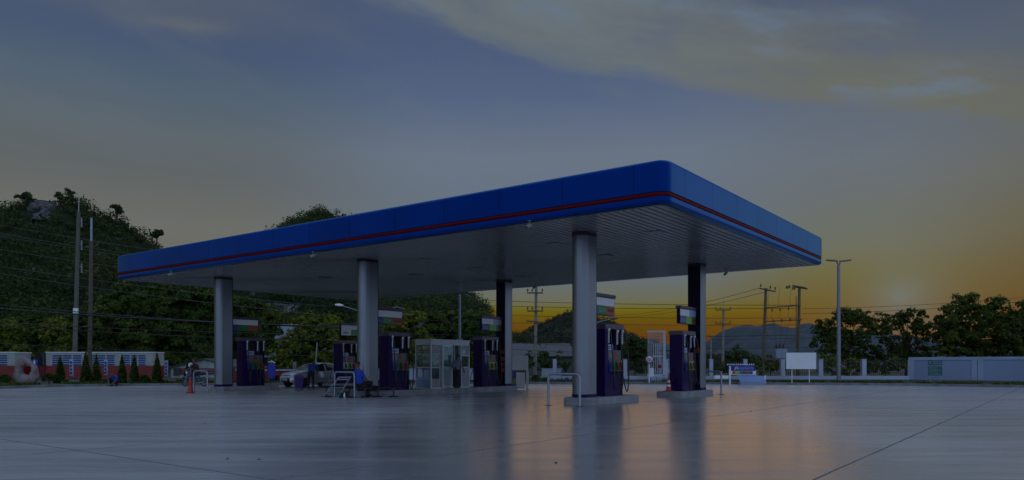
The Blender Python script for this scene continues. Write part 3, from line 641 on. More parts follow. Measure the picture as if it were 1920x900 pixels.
# ------------------------------------------------------------------ people
skin = M('skin', (0.16, 0.08, 0.05), 0.55, var=.08); hair_m = M('hair_black', (0.008, 0.007, 0.007), 0.5)
def person(name_lbl, loc, rz, J, mats, extra=(), hairc=True, scale=1.0, group=None):
    """J: joints; mats: dict tag->material. Body is one remeshed continuous surface."""
    V3 = Vector; S = []
    def seg(a, ra, b, rb, tg): S.append((V3(a), ra, V3(b), rb, tg))
    j = {k: V3(v) for k, v in J.items()}
    up = (j['neck'] - j['pelvis']).normalized()
    face = j['face'].normalized() if 'face' in j else V3((1, 0, 0))
    seg(j['hipL'], .105, j['hipR'], .105, 'bottom'); seg(j['pelvis'], .125, j['pelvis'] + up * .1, .125, 'bottom')
    for s in 'LR':
        sh, hp = j['sh' + s], j['hip' + s]; c = j['neck']
        seg(hp + up * .10 + (j['pelvis'] - hp) * .15, .105, sh.lerp(c, .35) - up * .12, .105, 'top')
        seg(sh, .062, c.lerp(sh, .2) - up * .03, .065, 'top')
        e, w = j['el' + s], j['wr' + s]
        seg(sh, .062, sh.lerp(e, .75), .058, 'top'); seg(sh.lerp(e, .7), .044, e, .04, 'skin'); seg(e, .04, w, .027, 'skin')
        d = (w - e).normalized(); side = d.cross(V3((0, 0, 1))); side = side.normalized() if side.length > .1 else V3((0, 1, 0)); nrm = side.cross(d)
        pm = w + d * .075; seg(w, .027, pm, .03, 'skin'); seg(w + d * .04 - side * .015, .022, pm - side * .02, .022, 'skin'); seg(w + d * .04 + side * .015, .022, pm + side * .02, .022, 'skin')
        for k, ln in enumerate((.052, .062, .058, .045)):
            b0 = pm + side * (k - 1.5) * .021 + d * .012; m1 = b0 + d * ln * .6 - nrm * .008; t1 = m1 + d * ln * .45 - nrm * .026
            seg(b0, .0105, m1, .010, 'skin'); seg(m1, .010, t1, .0085, 'skin')
        th0 = w + d * .03 + side * .026; th1 = th0 + d * .03 + side * .028 - nrm * .01; th2 = th1 + d * .032 + side * .004 - nrm * .012
        seg(th0, .013, th1, .012, 'skin'); seg(th1, .0115, th2, .0095, 'skin')
        k, a = j['kn' + s], j['an' + s]
        seg(hp, .098, k, .064, 'bottom'); seg(k, .062, k.lerp(a, .4), .062, 'bottom'); seg(k.lerp(a, .4), .062, a, .048, 'bottom')
        td = j.get('toe' + s, a + V3((.17, 0, -.06))) - a
        seg(a - V3((0, 0, .02)), .042, a + td, .036, 'shoe'); seg(a - td.normalized() * .045 - V3((0, 0, .03)), .036, a + td * .5, .04, 'shoe')
    seg(j['pelvis'] + up * .16, .12, j['neck'] - up * .16, .125, 'top')
    seg(j['neck'] - up * .05, .058, j['head'] - V3((0, 0, .05)), .05, 'skin')
    h = j['head']; hd = (h - j['neck']).normalized(); lat = face.cross(hd).normalized()
    seg(h - hd * .05 + face * .015, .066, h - hd * .02 + face * .02, .075, 'skin'); seg(h + hd * .03 - face * .02, .092, h + hd * .03 + face * .012, .088, 'skin')
    seg(h - face * .005 + face * .1 - hd * .005, .012, h + face * .112 - hd * .03, .017, 'skin')
    seg(h - hd * .085 + face * .065, .03, h - hd * .085 + face * .06, .03, 'skin')
    for s in (-1, 1): seg(h + lat * s * .088 + hd * .015, .018, h + lat * s * .09 - hd * .025, .014, 'skin')
    S += [(V3(a), ra, V3(b), rb, tg) for a, ra, b, rb, tg in extra]
    mb = MB()
    for a, ra, b, rb, tg in S:
        d = b - a; L = d.length; d = d.normalized() if L > 1e-6 else V3((0, 0, 1)); q = d.to_track_quat('Z', 'Y')
        prof = []
        for k in range(6): th = R(-90 + k * 18); prof.append((ra * math.cos(th), ra * math.sin(th)))
        for k in range(6): th = R(k * 18); prof.append((rb * math.cos(th), L + rb * math.sin(th)))
        t = MB(); t.lathe([(max(r, 1e-4), z) for r, z in prof], 12); mb.add([q @ V3(p) + a for p in t.v], t.f)
    tmp = mb.build('tmp', []); md = tmp.modifiers.new('r', 'REMESH'); md.mode = 'VOXEL'; md.voxel_size = .011
    sm_ = tmp.modifiers.new('s', 'SMOOTH'); sm_.factor = .5; sm_.iterations = 3
    dm = tmp.modifiers.new('d', 'DECIMATE'); dm.ratio = .22
    me = bpy.data.meshes.new_from_object(tmp.evaluated_get(bpy.context.evaluated_depsgraph_get())); bpy.data.objects.remove(tmp)
    tags = ['skin', 'top', 'bottom', 'shoe']; me.materials.clear()
    for tg in tags: me.materials.append(mats[tg])
    A = np.array([s[0] for s in S]); B = np.array([s[2] for s in S]); ra = np.array([s[1] for s in S]); rb = np.array([s[3] for s in S]); ti = np.array([tags.index(s[4]) for s in S])
    n = len(me.polygons); cs = np.empty(n * 3, np.float32); me.polygons.foreach_get('center', cs); cs = cs.reshape(n, 3)
    AB = B - A; tt = np.clip(np.einsum('nsd,sd->ns', cs[:, None] - A[None], AB) / (np.einsum('sd,sd->s', AB, AB) + 1e-9), 0, 1)
    dd = np.linalg.norm(cs[:, None] - (A[None] + tt[..., None] * AB[None]), axis=2) - (ra + (rb - ra) * tt)
    me.polygons.foreach_set('material_index', ti[np.argmin(dd, 1)].astype(np.int32)); me.polygons.foreach_set('use_smooth', np.ones(n, bool))
    me.name = 'person'; o = bpy.data.objects.new('person', me); COL.objects.link(o); o.location = loc; o.rotation_euler = (0, 0, rz); o.scale = (scale,) * 3
    tag(o, name_lbl, 'person', group)
    if hairc:
        m = MB(); q = Matrix((face, lat, hd)).transposed(); rows = []
        for i in range(9):
            th = R(i * 15); row = []
            for k in range(17):
                ph = R(k * 22.5); x = math.sin(th) * math.cos(ph); z = math.cos(th)
                rad = .104 if not (x > .42 and z < .42) else .075
                if z < -.15: rad = .098 if x < .15 else .075
                row.append(h + hd * .035 - face * .012 + q @ V3((x * rad * 1.04, math.sin(th) * math.sin(ph) * rad * .97, z * rad)) + V3((0, 0, .006 * math.sin(k * 5 + i * 3))))
            rows.append(row)
        m.grid(rows); m.build('hair', hair_m, o)
    return o
blue_sh = M('shirt_blue', (0.010, 0.05, 0.23), 0.8, var=.15); royal = M('shirt_royal', (0.010, 0.045, 0.36), 0.8, var=.15); grey_sh = M('shirt_grey', (0.13, 0.15, 0.20), 0.85, var=.15)
blackt = M('trousers_black', (0.008, 0.008, 0.009), 0.8); jeans = M('jeans', (0.03, 0.04, 0.075), 0.85, var=.25); shoe = M('shoe_black', (0.01, 0.01, 0.01), 0.5); darkred = M('shirt_dark_red', (0.055, 0.012, 0.016), 0.85, var=.3)
MT = lambda top, bottom: dict(skin=skin, top=top, bottom=bottom, shoe=shoe)
# seated customer, back to us and knees to the right (x = facing)
px_, Yp = 673, 30.3
person('person in a royal blue shirt seated on the black bench, head turned left', (at(px_, Yp), Yp, 0.0), R(42),
  dict(pelvis=(0, 0, .54), hipL=(.02, .10, .53), hipR=(.02, -.10, .53), neck=(-.02, .0, 1.06), shL=(-.03, .20, 1.0), shR=(-.03, -.20, 1.0), head=(-.02, .06, 1.24), face=(-.35, .9, -.35),
       elL=(.08, .27, .76), elR=(.12, -.25, .76), wrL=(.3, .16, .66), wrR=(.32, -.12, .66), knL=(.46, .12, .56), knR=(.46, -.14, .57), anL=(.36, .10, .11), anR=(.34, -.12, .14), toeL=(.52, .12, .04), toeR=(.50, -.14, .06)), MT(royal, blackt),
  extra=[((0, .05, .62), .15, (-.02, .05, .9), .13, 'top'), ((0, -.06, .62), .15, (-.02, -.06, .9), .13, 'top')], scale=1.06)
# attendant leaning to the car window
px_, Yp = 583.5, 42.4
person('person in a blue shirt and black trousers bending to the white car\'s window', (at(px_, Yp), Yp, 0.0), R(80),
  dict(pelvis=(-.06, 0, .86), hipL=(-.06, .10, .84), hipR=(-.06, -.10, .84), neck=(.22, 0, 1.36), shL=(.17, .21, 1.33), shR=(.17, -.21, 1.33), head=(.36, .02, 1.38), face=(.9, 0, -.4),
       elL=(.30, .28, 1.08), elR=(.30, -.28, 1.08), wrL=(.52, .22, 1.02), wrR=(.52, -.2, 1.02), knL=(-.04, .13, .46), knR=(-.02, -.13, .46), anL=(-.08, .14, .08), anR=(-.06, -.14, .08), toeL=(.09, .15, .03), toeR=(.11, -.16, .03)), MT(blue_sh, blackt))
# kiosk attendant seen from behind
px_, Yp = 855.5, 34.75
person('person in a grey shirt and black trousers standing in the kiosk doorway, seen from behind', (at(px_, Yp), Yp, IZ), R(62),
  dict(pelvis=(0, 0, .84), hipL=(0, .09, .82), hipR=(0, -.09, .82), neck=(.10, 0, 1.32), shL=(.07, .19, 1.27), shR=(.07, -.19, 1.27), head=(.19, .03, 1.46), face=(.9, .1, -.4),
       elL=(.06, .27, 1.02), elR=(.05, -.30, 1.02), wrL=(.22, .2, .92), wrR=(.20, -.28, .86), knL=(.03, .09, .45), knR=(.03, -.09, .45), anL=(0, .09, .08), anR=(0, -.09, .08)), MT(grey_sh, blackt), scale=.98)
# gardener squatting on the kerb
px_, Yp = 215, 46.6
person('person in a blue shirt squatting by the kerb with head bowed', (at(px_, Yp), Yp, 0.0), R(-95),
  dict(pelvis=(-.16, 0, .27), hipL=(-.14, .10, .27), hipR=(-.14, -.10, .27), neck=(.12, 0, .64), shL=(.10, .20, .60), shR=(.10, -.20, .60), head=(.26, .0, .66), face=(.6, 0, -.8),
       elL=(.27, .25, .36), elR=(.27, -.25, .36), wrL=(.40, .10, .17), wrR=(.40, -.10, .17), knL=(.22, .22, .46), knR=(.22, -.22, .46), anL=(.02, .17, .08), anR=(.02, -.17, .08)), MT(royal, blackt), scale=1.0)

# ------------------------------------------------------------------ motorbike and rider (facing left)
px_, Yp = 365, 46.2
mb_loc = (at(px_, Yp), Yp, 0.0); MR = R(180 - 8)
bk = empty('motorbike', mb_loc, MR, 'dark motorbike with blue front, under the leaning rider at the left kerb', 'motorbike')
for x in (.62, -.62):
    m = MB(); th = [R(k * 15) for k in range(25)]
    m.tube([(x + .255 * math.cos(a), 0, .29 + .255 * math.sin(a)) for a in th], .036, 8, cap=False); w = m.build('wheel', black, bk)
    m = MB()
    for k in range(8): m.tube([(x, 0, .29), (x + .25 * math.cos(k * .785), 0, .29 + .25 * math.sin(k * .785))], .006, 4)
    m.lathe([(0, -.04), (.05, -.04), (.05, .04), (0, .04)], 10, (x, 0, .29), ax='y'); m.build('hub', steel, w)
bike_b = M('bike_blue', (0.02, 0.04, 0.16), 0.3, coat=.5)
m = MB(); m.tube([(.62, .06, .29), (.42, .06, .92)], .022, 6); m.tube([(.62, -.06, .29), (.42, -.06, .92)], .022, 6); m.tube([(.40, -.30, .99), (.44, 0, .94), (.40, .30, .99)], .016, 6); m.build('fork', steel, bk)
m = MB(); m.tube([(.46, 0, .88), (.28, 0, .62), (.0, 0, .48), (-.35, 0, .56)], [.07, .09, .11, .09], 8); m.tube([(-.1, 0, .34), (-.62, .08, .29)], .03, 6); m.build('frame', bike_b, bk)
m = MB(); m.tube([(.12, 0, .73), (-.2, 0, .76), (-.62, 0, .80)], [.07, .12, .08], 8); m.build('seat', black_m, bk)
m = MB(); m.lathe([(0, -.13), (.13, -.12), (.13, .12), (0, .13)], 10, (.0, 0, .32), ax='y'); m.tube([(-.05, .11, .22), (-.7, .13, .26)], [.03, .045], 8); m.build('engine', mgrey, bk)
m = MB(); m.tube([(.62 + .30 * math.cos(R(a)), 0, .29 + .30 * math.sin(R(a))) for a in range(30, 170, 20)], .05, 6); m.build('front_mudguard', bike_b, bk)
m = MB(); m.tube([(.47, 0, .84), (.56, 0, .85)], [.085, .075], 10); m.build('headlamp', white_p, bk)
person('person in a dark red top riding the motorbike at the left kerb, leaning forward', mb_loc, MR,
  dict(pelvis=(-.22, 0, .92), hipL=(-.22, .10, .90), hipR=(-.22, -.10, .90), neck=(-.04, 0, 1.40), shL=(-.04, .19, 1.34), shR=(-.04, -.19, 1.34), head=(.04, 0, 1.58), face=(.6, .6, -.1),
       elL=(.14, .29, 1.12), elR=(.14, -.29, 1.12), wrL=(.38, .27, 1.02), wrR=(.38, -.27, 1.02), knL=(.14, .20, .70), knR=(.14, -.20, .70), anL=(-.04, .19, .30), anR=(-.04, -.19, .30)), MT(darkred, jeans))
rs = empty('round_sign', (at(357.5, 47.2), 47.2, 0.12), 0, 'round blue and white sign on a thin post above the motorbike', 'sign')
m = MB(); m.tube([(0, .02, 0), (0, .02, 1.25)], .02, 6); m.build('post', steel, rs)
m = MB(); m.lathe([(0, -.02), (.15, -.018), (.15, .0), (0, .002)], 20, (0, 0, 1.2), ax='y'); d_ = m.build('disc', white_s, rs)
m = MB(); m.prism([(-.07, 1.12), (.03, 1.10), (.08, 1.2), (.02, 1.30), (-.03, 1.25), (.02, 1.2), (-.02, 1.17)], -.026, -.021, 0, 'xz'); m.build('arrow', blue_p, d_)

# ------------------------------------------------------------------ white hatchback
def lerpt(tab, x):
    for (x0, y0), (x1, y1) in zip(tab[:-1], tab[1:]):
        if x <= x1:
            u = max(0, (x - x0) / (x1 - x0)); u = u * u * (3 - 2 * u) * .5 + u * .5; return y0 + (y1 - y0) * u
    return tab[-1][1]
def make_car():
    t = empty('car', st(23.75, 7.55), RZ, 'white hatchback parked behind the pumps with its nose to the left', 'car')
    ZT = [(-1.95, .56), (-1.88, .72), (-1.65, .87), (-1.2, .95), (-.88, 1.0), (-.5, 1.22), (-.1, 1.41), (.35, 1.48), (.9, 1.46), (1.4, 1.36), (1.72, 1.15), (1.88, .95), (1.95, .6)]
    ZB = [(-1.95, .5), (-1.88, .66), (-1.6, .80), (-.88, .92), (0, .95), (1.0, 1.0), (1.6, 1.03), (1.88, .9), (1.95, .56)]
    W = [(-1.95, .42), (-1.9, .62), (-1.75, .74), (-1.4, .81), (-.8, .835), (.2, .85), (1.0, .845), (1.5, .80), (1.85, .70), (1.95, .5)]
    WR = [(-1.95, .40), (-1.5, .70), (-.88, .72), (-.1, .62), (.4, .61), (1.1, .59), (1.6, .58), (1.95, .48)]
    xs = np.linspace(-1.95, 1.95, 79); rows = []
    for x in xs:
        w, wr, zt, zb = lerpt(W, x), lerpt(WR, x), lerpt(ZT, x), lerpt(ZB, x); zt = max(zt, zb + .04); lowz = .24 + .06 * abs(x / 1.95) ** 4
        pr = [(0, lowz), (w * .9, lowz), (w * .975, lowz + .1), (w, .5 * (lowz + .1) + .5 * (zb - .1)), (w * .995, zb - .1), (w * .965, zb)]
        zw = zt - .07 if zt - zb > .2 else zb + (zt - zb) * .6
        for k in (1, 2, 3, 4): u = k / 4; pr.append((w * .965 + (min(wr, w * .96) - w * .965) * u, zb + (zw - zb) * u))
        pr += [(min(wr, w * .96) * .86, zt - .025), (wr * .5, zt - .004), (0, zt)]
        rows.append(pr)
    body = MB(); win = MB(); n = len(rows[0]); ws = .25; parts = {}
    def emit(mb, q, sgn): mb.add([(x, sgn * y, z) for x, y, z in q], [(0, 1, 2, 3)], 0, True)
    for i in range(len(xs) - 1):
        for k in range(n - 1):
            q = [(xs[i], *rows[i][k]), (xs[i], *rows[i][k + 1]), (xs[i + 1], *rows[i + 1][k + 1]), (xs[i + 1], *rows[i + 1][k])]
            cx = (xs[i] + xs[i + 1]) / 2; cz = sum(p[2] for p in q) / 4
            if k in (1, 2, 3) and any((cx - wx) ** 2 + (cz - .30) ** 2 < .345 ** 2 for wx in (-1.22, 1.22)): continue
            cab = -.86 < cx < 1.80; key = 'body'
            if 5 <= k <= 8 and cab:
                zt, zb = lerpt(ZT, cx), lerpt(ZB, cx)
                if -.62 < cx < 1.45 and not (.30 < cx < .40) and zt - zb > .16: key = 'front_side_window' if cx < .35 else 'rear_side_window'
            if k >= 9:
                if -.86 < cx < -.12: key = 'windscreen'
                if 1.42 < cx < 1.80: key = 'rear_window'
            for sgn in (-1, 1):
                kk = key + (str(sgn) if 'side' in key else ''); emit(parts.setdefault(kk, MB()), q, sgn)
    paint = M('car_white', (0.50, 0.52, 0.55), 0.22, 0.35, var=.02, coat=.7); gls = M('car_glass', (0.012, 0.016, 0.02), 0.06, var=.02, spec=.8)
    for k, mb in parts.items():
        nm = k.replace('-1', '').replace('1', ''); o = mb.build({'front_side_window': 'side_window', 'rear_side_window': 'side_window'}.get(nm, nm), paint if nm == 'body' else gls, t, fixn=2)
    m = MB(); m.box(-1.6, 1.6, -.70, .70, .3, .62); m.build('underbody', black, t)
    for x in (-1.22, 1.22):
        for s in (-1, 1):
            m = MB(); m.lathe([(.19, -.09), (.28, -.095), (.295, -.06), (.295, .06), (.28, .095), (.19, .09)], 22, (x, s * .735, .295), ax='y'); w = m.build('wheel', black, t)
            m = MB()
            for a in range(0, 360, 72):
                m.tube([(x, s * .80, .295), (x + .19 * math.cos(R(a)), s * .805, .295 + .19 * math.sin(R(a)))], .022, 6)
            m.lathe([(.185, -.01), (.20, -.01), (.20, .02), (.185, .02)], 22, (x, s * .80, .295), ax='y'); m.lathe([(0, -.02), (.16, -.02), (.16, -.015), (0, -.015)], 18, (x, s * .78, .295), ax='y'); m.build('rim', steel, w)
    # front: upper slot, wide grille, plate, lamps
    def nosex(y, z, g): return -1.95 + .10 * (abs(y) / .62) ** 2.2 + max(0, (z - .55)) * .55 - g
    def patch(ys, zs, g, name, mt, par=t):
        m = MB(); rws = []
        for u in np.linspace(0, 1, 13):
            y = ys[0] + (ys[1] - ys[0]) * u; zz0, zz1 = zs(u); rws.append([(nosex(y, z, g), y, z) for z in np.linspace(zz0, zz1, 5)])
        m.grid(rws); return m.build(name, mt, par, fixn=2)
    patch((-.52, .52), lambda u: (.34 + .10 * abs(2 * u - 1) ** 2, .56), .035, 'grille', black_m)
    patch((-.40, .40), lambda u: (.70, .715 + .03 * (1 - (2 * u - 1) ** 2)), .03, 'slot', black_m)
    m = MB(); m.box(-2.005, -1.995, -.20, .20, .42, .53); pl = m.build('number_plate', white_s, t)
    m = MB(); m.box(-2.008, -2.006, -.15, -.03, .445, .505); m.box(-2.008, -2.006, .0, .15, .445, .505); m.build('plate_marks', dgrey, pl)
    lampm = M('lamp_glass', (.25, .28, .32), .08, .3, var=.2)
    for s in (-1, 1):
        m = MB(); rws = []
        for u in np.linspace(0, 1, 7):
            x = -1.86 + .42 * u; y = s * (lerpt(W, x) * (.90 + .09 * u) + .012); rws.append([(x - .02 * (1 - u), y, .66 + .12 * u), (x - .02 * (1 - u), y - s * .02, .74 + .10 * u - .03 * u * u)])
        m.grid(rws); m.build('headlight', lampm, t)
        m = MB(); m.tube([(-.55, s * .80, .98), (-.55, s * .92, 1.0)], .02, 6); m.box(-.60, -.48, s * .95 - .07, s * .95 + .07, .94, 1.06, 0, .03); m.build('wing_mirror', paint, t)
        for x in (.15, 1.05):
            m = MB(); m.tube([(x, s * .862, .86), (x + .09, s * .878, .865), (x + .18, s * .862, .87)], .013, 6); m.build('door_handle', steel, t)
        for a, b in ((-.56, .355), (.355, 1.28)):
            m = MB()
            for x in (a, b): m.box(x - .004, x + .004, s * .842 - .006, s * .842 + .006, .36, .90)
            m.build('door_seam', dgrey, t)
    return t
make_car()

# ------------------------------------------------------------------ bin, cones, benches, rack, bucket
bn = empty('waste_bin', (at(560.5, 40.5), 40.5, 0), R(12), 'purple plastic bin with a lid standing in front of the white car', 'bin')
binm = M('bin_purple', (0.045, 0.012, 0.17), 0.45, var=.1)
m = MB(); m.add([(-.19, -.2, .06), (.19, -.2, .06), (.19, .2, .06), (-.19, .2, .06), (-.23, -.25, .62), (.23, -.25, .62), (.23, .25, .62), (-.23, .25, .62)], [(0, 1, 5, 4), (1, 2, 6, 5), (2, 3, 7, 6), (3, 0, 4, 7), (3, 2, 1, 0)]); m.box(-.245, .245, -.265, .265, .60, .635); m.build('body', binm, bn)
m = MB(); m.box(-.25, .25, -.27, .27, .64, .67, 0, .012); m.prism([(-.22, .67), (.22, .67), (.14, .78), (-.14, .78)], -.23, .23, 0, 'xz'); m.build('lid', binm, bn)
m = MB(); m.tube([(-.25, .29, .70), (.25, .29, .70)], .018, 6); m.build('handle', binm, bn)
m = MB()
for s in (-1, 1): m.lathe([(0, -.025), (.07, -.025), (.07, .025), (0, .025)], 12, (s * .17, .21, .07), ax='x')
m.build('wheels', black, bn)
cone_r = M('cone_red', (0.42, 0.018, 0.008), 0.45, var=.1)
def cone(loc, h, striped, label):
    t = empty('traffic_cone', loc, R(20), label, 'traffic cone')
    b = h * .26; m = MB(); m.box(-b, b, -b, b, 0, .03, 0, .01); m.build('base', cone_r if striped else M('cone_base', (.10, .012, .012), .5), t)
    prof = [(h * .17, .03), (h * .165, .06), (h * .042, h * .97), (.02, h), (0, h)]; m = MB(); m.lathe(prof, 20); m.build('body', cone_r, t)
    rd = lambda z: h * .165 + (h * .042 - h * .165) * (z - .06) / (h * .97 - .06)
    for z0, z1 in ((.32, .45), (.60, .73)):
        m = MB(); m.lathe([(rd(z0 * h) + .003, z0 * h), (rd(z1 * h) + .003, z1 * h)], 20); m.build('band', white_s if striped else M('cone_band_dull', (.40, .03, .02), .3), t)
cone((at(357, 35.3), 35.3, 0), .79, False, 'plain red traffic cone at the left, beside a steel guard rail')
pc = st(.12, 6.85); cone((pc.x, pc.y, IZ), .62, True, 'red and white striped traffic cone standing on the right rear pump island')
def bench(px, Y, label, rz=0.05, w=.62):
    t = empty('bench', (at(px, Y), Y, 0), rz, label, 'bench', 'black metal tandem benches')
    m = MB()
    for k in (-1, 1):
        rows = []
        for i in range(11):
            y = -.24 + .5 * i / 10; z = .43 + .05 * ((y - .03) / .27) ** 2 - (.05 * max(0, (-.15 - y) / .09) ** 2)
            rows.append([(k * w * .5 - w * .47, y, z + .012), (k * w * .5 - w * .2, y, z - .006), (k * w * .5 + w * .2, y, z - .006), (k * w * .5 + w * .47, y, z + .012)])
        m.grid(rows); m.grid([[(x, y, z - .015) for x, y, z in r_] for r_ in rows])
    m.build('seat', M('bench_seat', (.035, .04, .05), .35, .4), t)
    m = MB(); m.box(-w, w, -.035, .035, .36, .41); m.build('beam', black_m, t)
    for s in (-1, 1):
        m = MB(); m.box(s * w * .52 - .035, s * w * .52 + .035, -.04, .04, .03, .36); m.tube([(s * w * .52 - .16, -.22, .025), (s * w * .52 + .16, .22, .025)], .025, 6); m.tube([(s * w * .52 - .16, .22, .025), (s * w * .52 + .16, -.22, .025)], .025, 6); m.build('leg', black_m, t)
bench(670, 30.4, 'black metal bench under the seated person'); bench(723.5, 31.0, 'empty black metal bench right of the seated person'); bench(627, 31.0, 'black metal bench partly hidden behind the guard rail and folding rack')
rk = empty('folding_rack', (at(633, 29.9), 29.9, 0), R(0), 'silver folding rack with crossed legs between the guard rail and the bench', 'rack')
for x0, x1 in ((-.62, .05), (.0, .50)):
    m = MB()
    for y in (-.02, .22): m.tube([(x0, y - .05, .0), (x1, y, .85)], .010, 6)
    m.build('leg_pair', steel, rk)
m = MB(); m.tube([(.02, -.05, .74), (.5, -.05, .74)], .022, 6); m.tube([(.02, .25, .84), (.5, .25, .84)], .016, 6); m.box(.02, .5, -.03, .23, .80, .815); m.build('top', steel, rk)
m = MB(); m.tube([(-.25, .1, .42), (.25, .1, .42)], .012, 6); m.build('crossbar', steel, rk)
bu = empty('bucket', (at(638, 30.15), 30.15, 0), 0, 'teal plastic bucket on the ground under the folding rack', 'bucket')
m = MB(); m.lathe([(0, .0), (.10, .0), (.125, .2), (.135, .2), (.135, .215), (.12, .215), (.095, .02), (0, .02)], 18); m.build('pail', teal_p, bu)
m = MB(); m.tube([(.13 * math.cos(R(a)), .03, .205 + .05 * math.sin(R(a))) for a in range(0, 181, 20)], .006, 5); m.build('handle', steel, bu)
bx = empty('carton', (at(648.5, 30.5), 30.5, 0), R(15), 'small brown open box under the front bench, beside the teal bucket', 'box')
m = MB(); brown = M('carton_brown', (.09, .045, .02), .8, var=.2)
for q in ((-.15, .15, -.12, -.11), (-.15, .15, .11, .12), (-.15, -.14, -.11, .11), (.14, .15, -.11, .11)): m.box(*q, .0, .25)
m.box(-.14, .14, -.11, .11, 0, .01); m.build('walls', brown, bx)
m = MB(); m.prism([(-.12, .25), (-.22, .2), (-.22, .205), (-.12, .26)][::-1], -.14, .14, 0, 'yz'); m.build('flap', brown, bx)
for px, Y, nm, mt in ((645.8, 29.9, 'white', white_s), (643.5, 30.3, 'orange', orange_p)):
    m = MB(); m.lathe([(0, 0), (.035, 0), (.036, .14), (.014, .19), (.014, .22), (0, .222)], 10); o = m.build('bottle', mt); o.location = (at(px, Y), Y, 0)
    tag(o, 'small %s bottle on the ground beside the teal bucket' % nm, 'bottle')
m = MB(); m.grid([[(-.12, -.14, .004), (.0, -.15, .02), (.14, -.13, .006)], [(-.14, 0, .01), (.02, .02, .035), (.15, 0, .012)], [(-.1, .14, .003), (.03, .15, .016), (.12, .12, .004)]]); o = m.build('cloth', pink_p); o.location = (at(683, 30.3), 30.3, .46)
tag(o, 'small pink cloth lying on the bench beside the seated person', 'cloth')
# ------------------------------------------------------------------ white fence and wall at the back right
FY = 52.6
fence = empty('boundary_fence', (at(1100, FY), FY, 0), 0, 'white fence with square posts, a low white beam and dark metal pickets', 'fence')
fx = lambda px: at(px, FY) - at(1100, FY)
wallw = M('fence_white', (0.38, 0.43, 0.54), 0.7, var=.08, scale=.6); wallb = M('wall_pale_blue', (0.22, 0.285, 0.42), 0.75, var=.10, scale=.35, stretch=(1, 1, .3)); wallc = M('wall_coping', (0.29, 0.355, 0.49), 0.7, var=.10, scale=.6); plinth = M('plinth_grey', (0.12, 0.115, 0.105), 0.85, var=.25, scale=1.0)
posts = [1040, 1105, 1172, 1249, 1333, 1397, 1467, 1538, 1619]; XW = 1704
for p in posts:
    w = .15 if p > 1400 else .13
    m = MB(); m.box(fx(p) - w, fx(p) + w, -w, w, .55, 1.70, 0, .012); m.box(fx(p) - w - .02, fx(p) + w + .02, -w - .02, w + .02, 1.70, 1.74, 0, .01); m.build('post', wallw, fence)
m = MB(); m.box(fx(1028), fx(XW) - .005, -.14, .14, .30, .55, 0, .008); m.build('low_beam', wallw, fence)
m = MB(); m.box(fx(1028), fx(XW) - .005, -.11, .11, 0.0, .298); m.build('plinth', plinth, fence)
allp = [1028] + posts + [XW]
picket = M('picket_dark', (0.02, 0.018, 0.018), .5, .3)
for a, b in zip(allp[:-1], allp[1:]):
    xa, xb = fx(a) + .16, fx(b) - .16
    if xb - xa < .6: continue
    m = MB(); n = int((xb - xa) / .13)
    for k in range(n + 1):
        x = xa + (xb - xa) * k / n; m.box(x - .011, x + .011, -.011, .011, .56, 1.72)
    for z in (.75, 1.50): m.box(xa, xb, -.016, -.0115, z, z + .035)
    m.build('picket_panel', picket, fence)
# solid wall, running right and slightly towards the viewer
wa, wb = Vector((at(1704, 52.6), 52.6, 0)), Vector((at(1960, 47.0), 47.0, 0)); wl = (wb - wa).length
bw = empty('boundary_wall', wa, math.atan2((wb - wa).y, (wb - wa).x), 'long solid pale blue-white boundary wall with grey plinth at the far right', 'wall')
m = MB(); m.box(0, wl, -.07, .07, .30, 1.80); m.build('panel', wallb, bw)
m = MB(); m.box(0, wl, -.12, .12, 1.66, 1.86, 0, .01); m.build('coping', wallc, bw)
m = MB(); m.box(0, wl, -.10, .10, 0, .299); m.build('plinth', plinth, bw)
for x in (.12, 4.0, 4.36, 7.4, 7.8):
    m = MB(); w = .16 if x > .2 else .2; m.box(x - w + .05, x + w + .05, -.125, -.071, .30, 1.658); m.build('pier', wallc, bw)
# left part of the fence behind the pumps: low white wall
lw = empty('low_wall', (at(700, 57), 57, 0), 0, 'low white wall behind the glass kiosk', 'wall')
m = MB(); m.box(-3.2, 8.2, -.1, .1, 0, .98); m.build('panel', wallw, lw); m = MB(); m.box(-3.25, 8.25, -.14, .14, .981, 1.05, 0, .01); m.build('coping', wallw, lw)
rw = empty('red_wall', (at(470, 60), 60, 0), 0, 'low red wall with white coping behind the leftmost pump', 'wall')
m = MB(); m.box(-2.2, 5.0, -.1, .1, 0, .86); m.build('panel', M('wall_red', (.16, .012, .008), .7, var=.2, scale=1.0), rw); m = MB(); m.box(1.2, 4.2, -.16, .16, .861, .96, 0, .01); m.build('coping', wallw, rw)

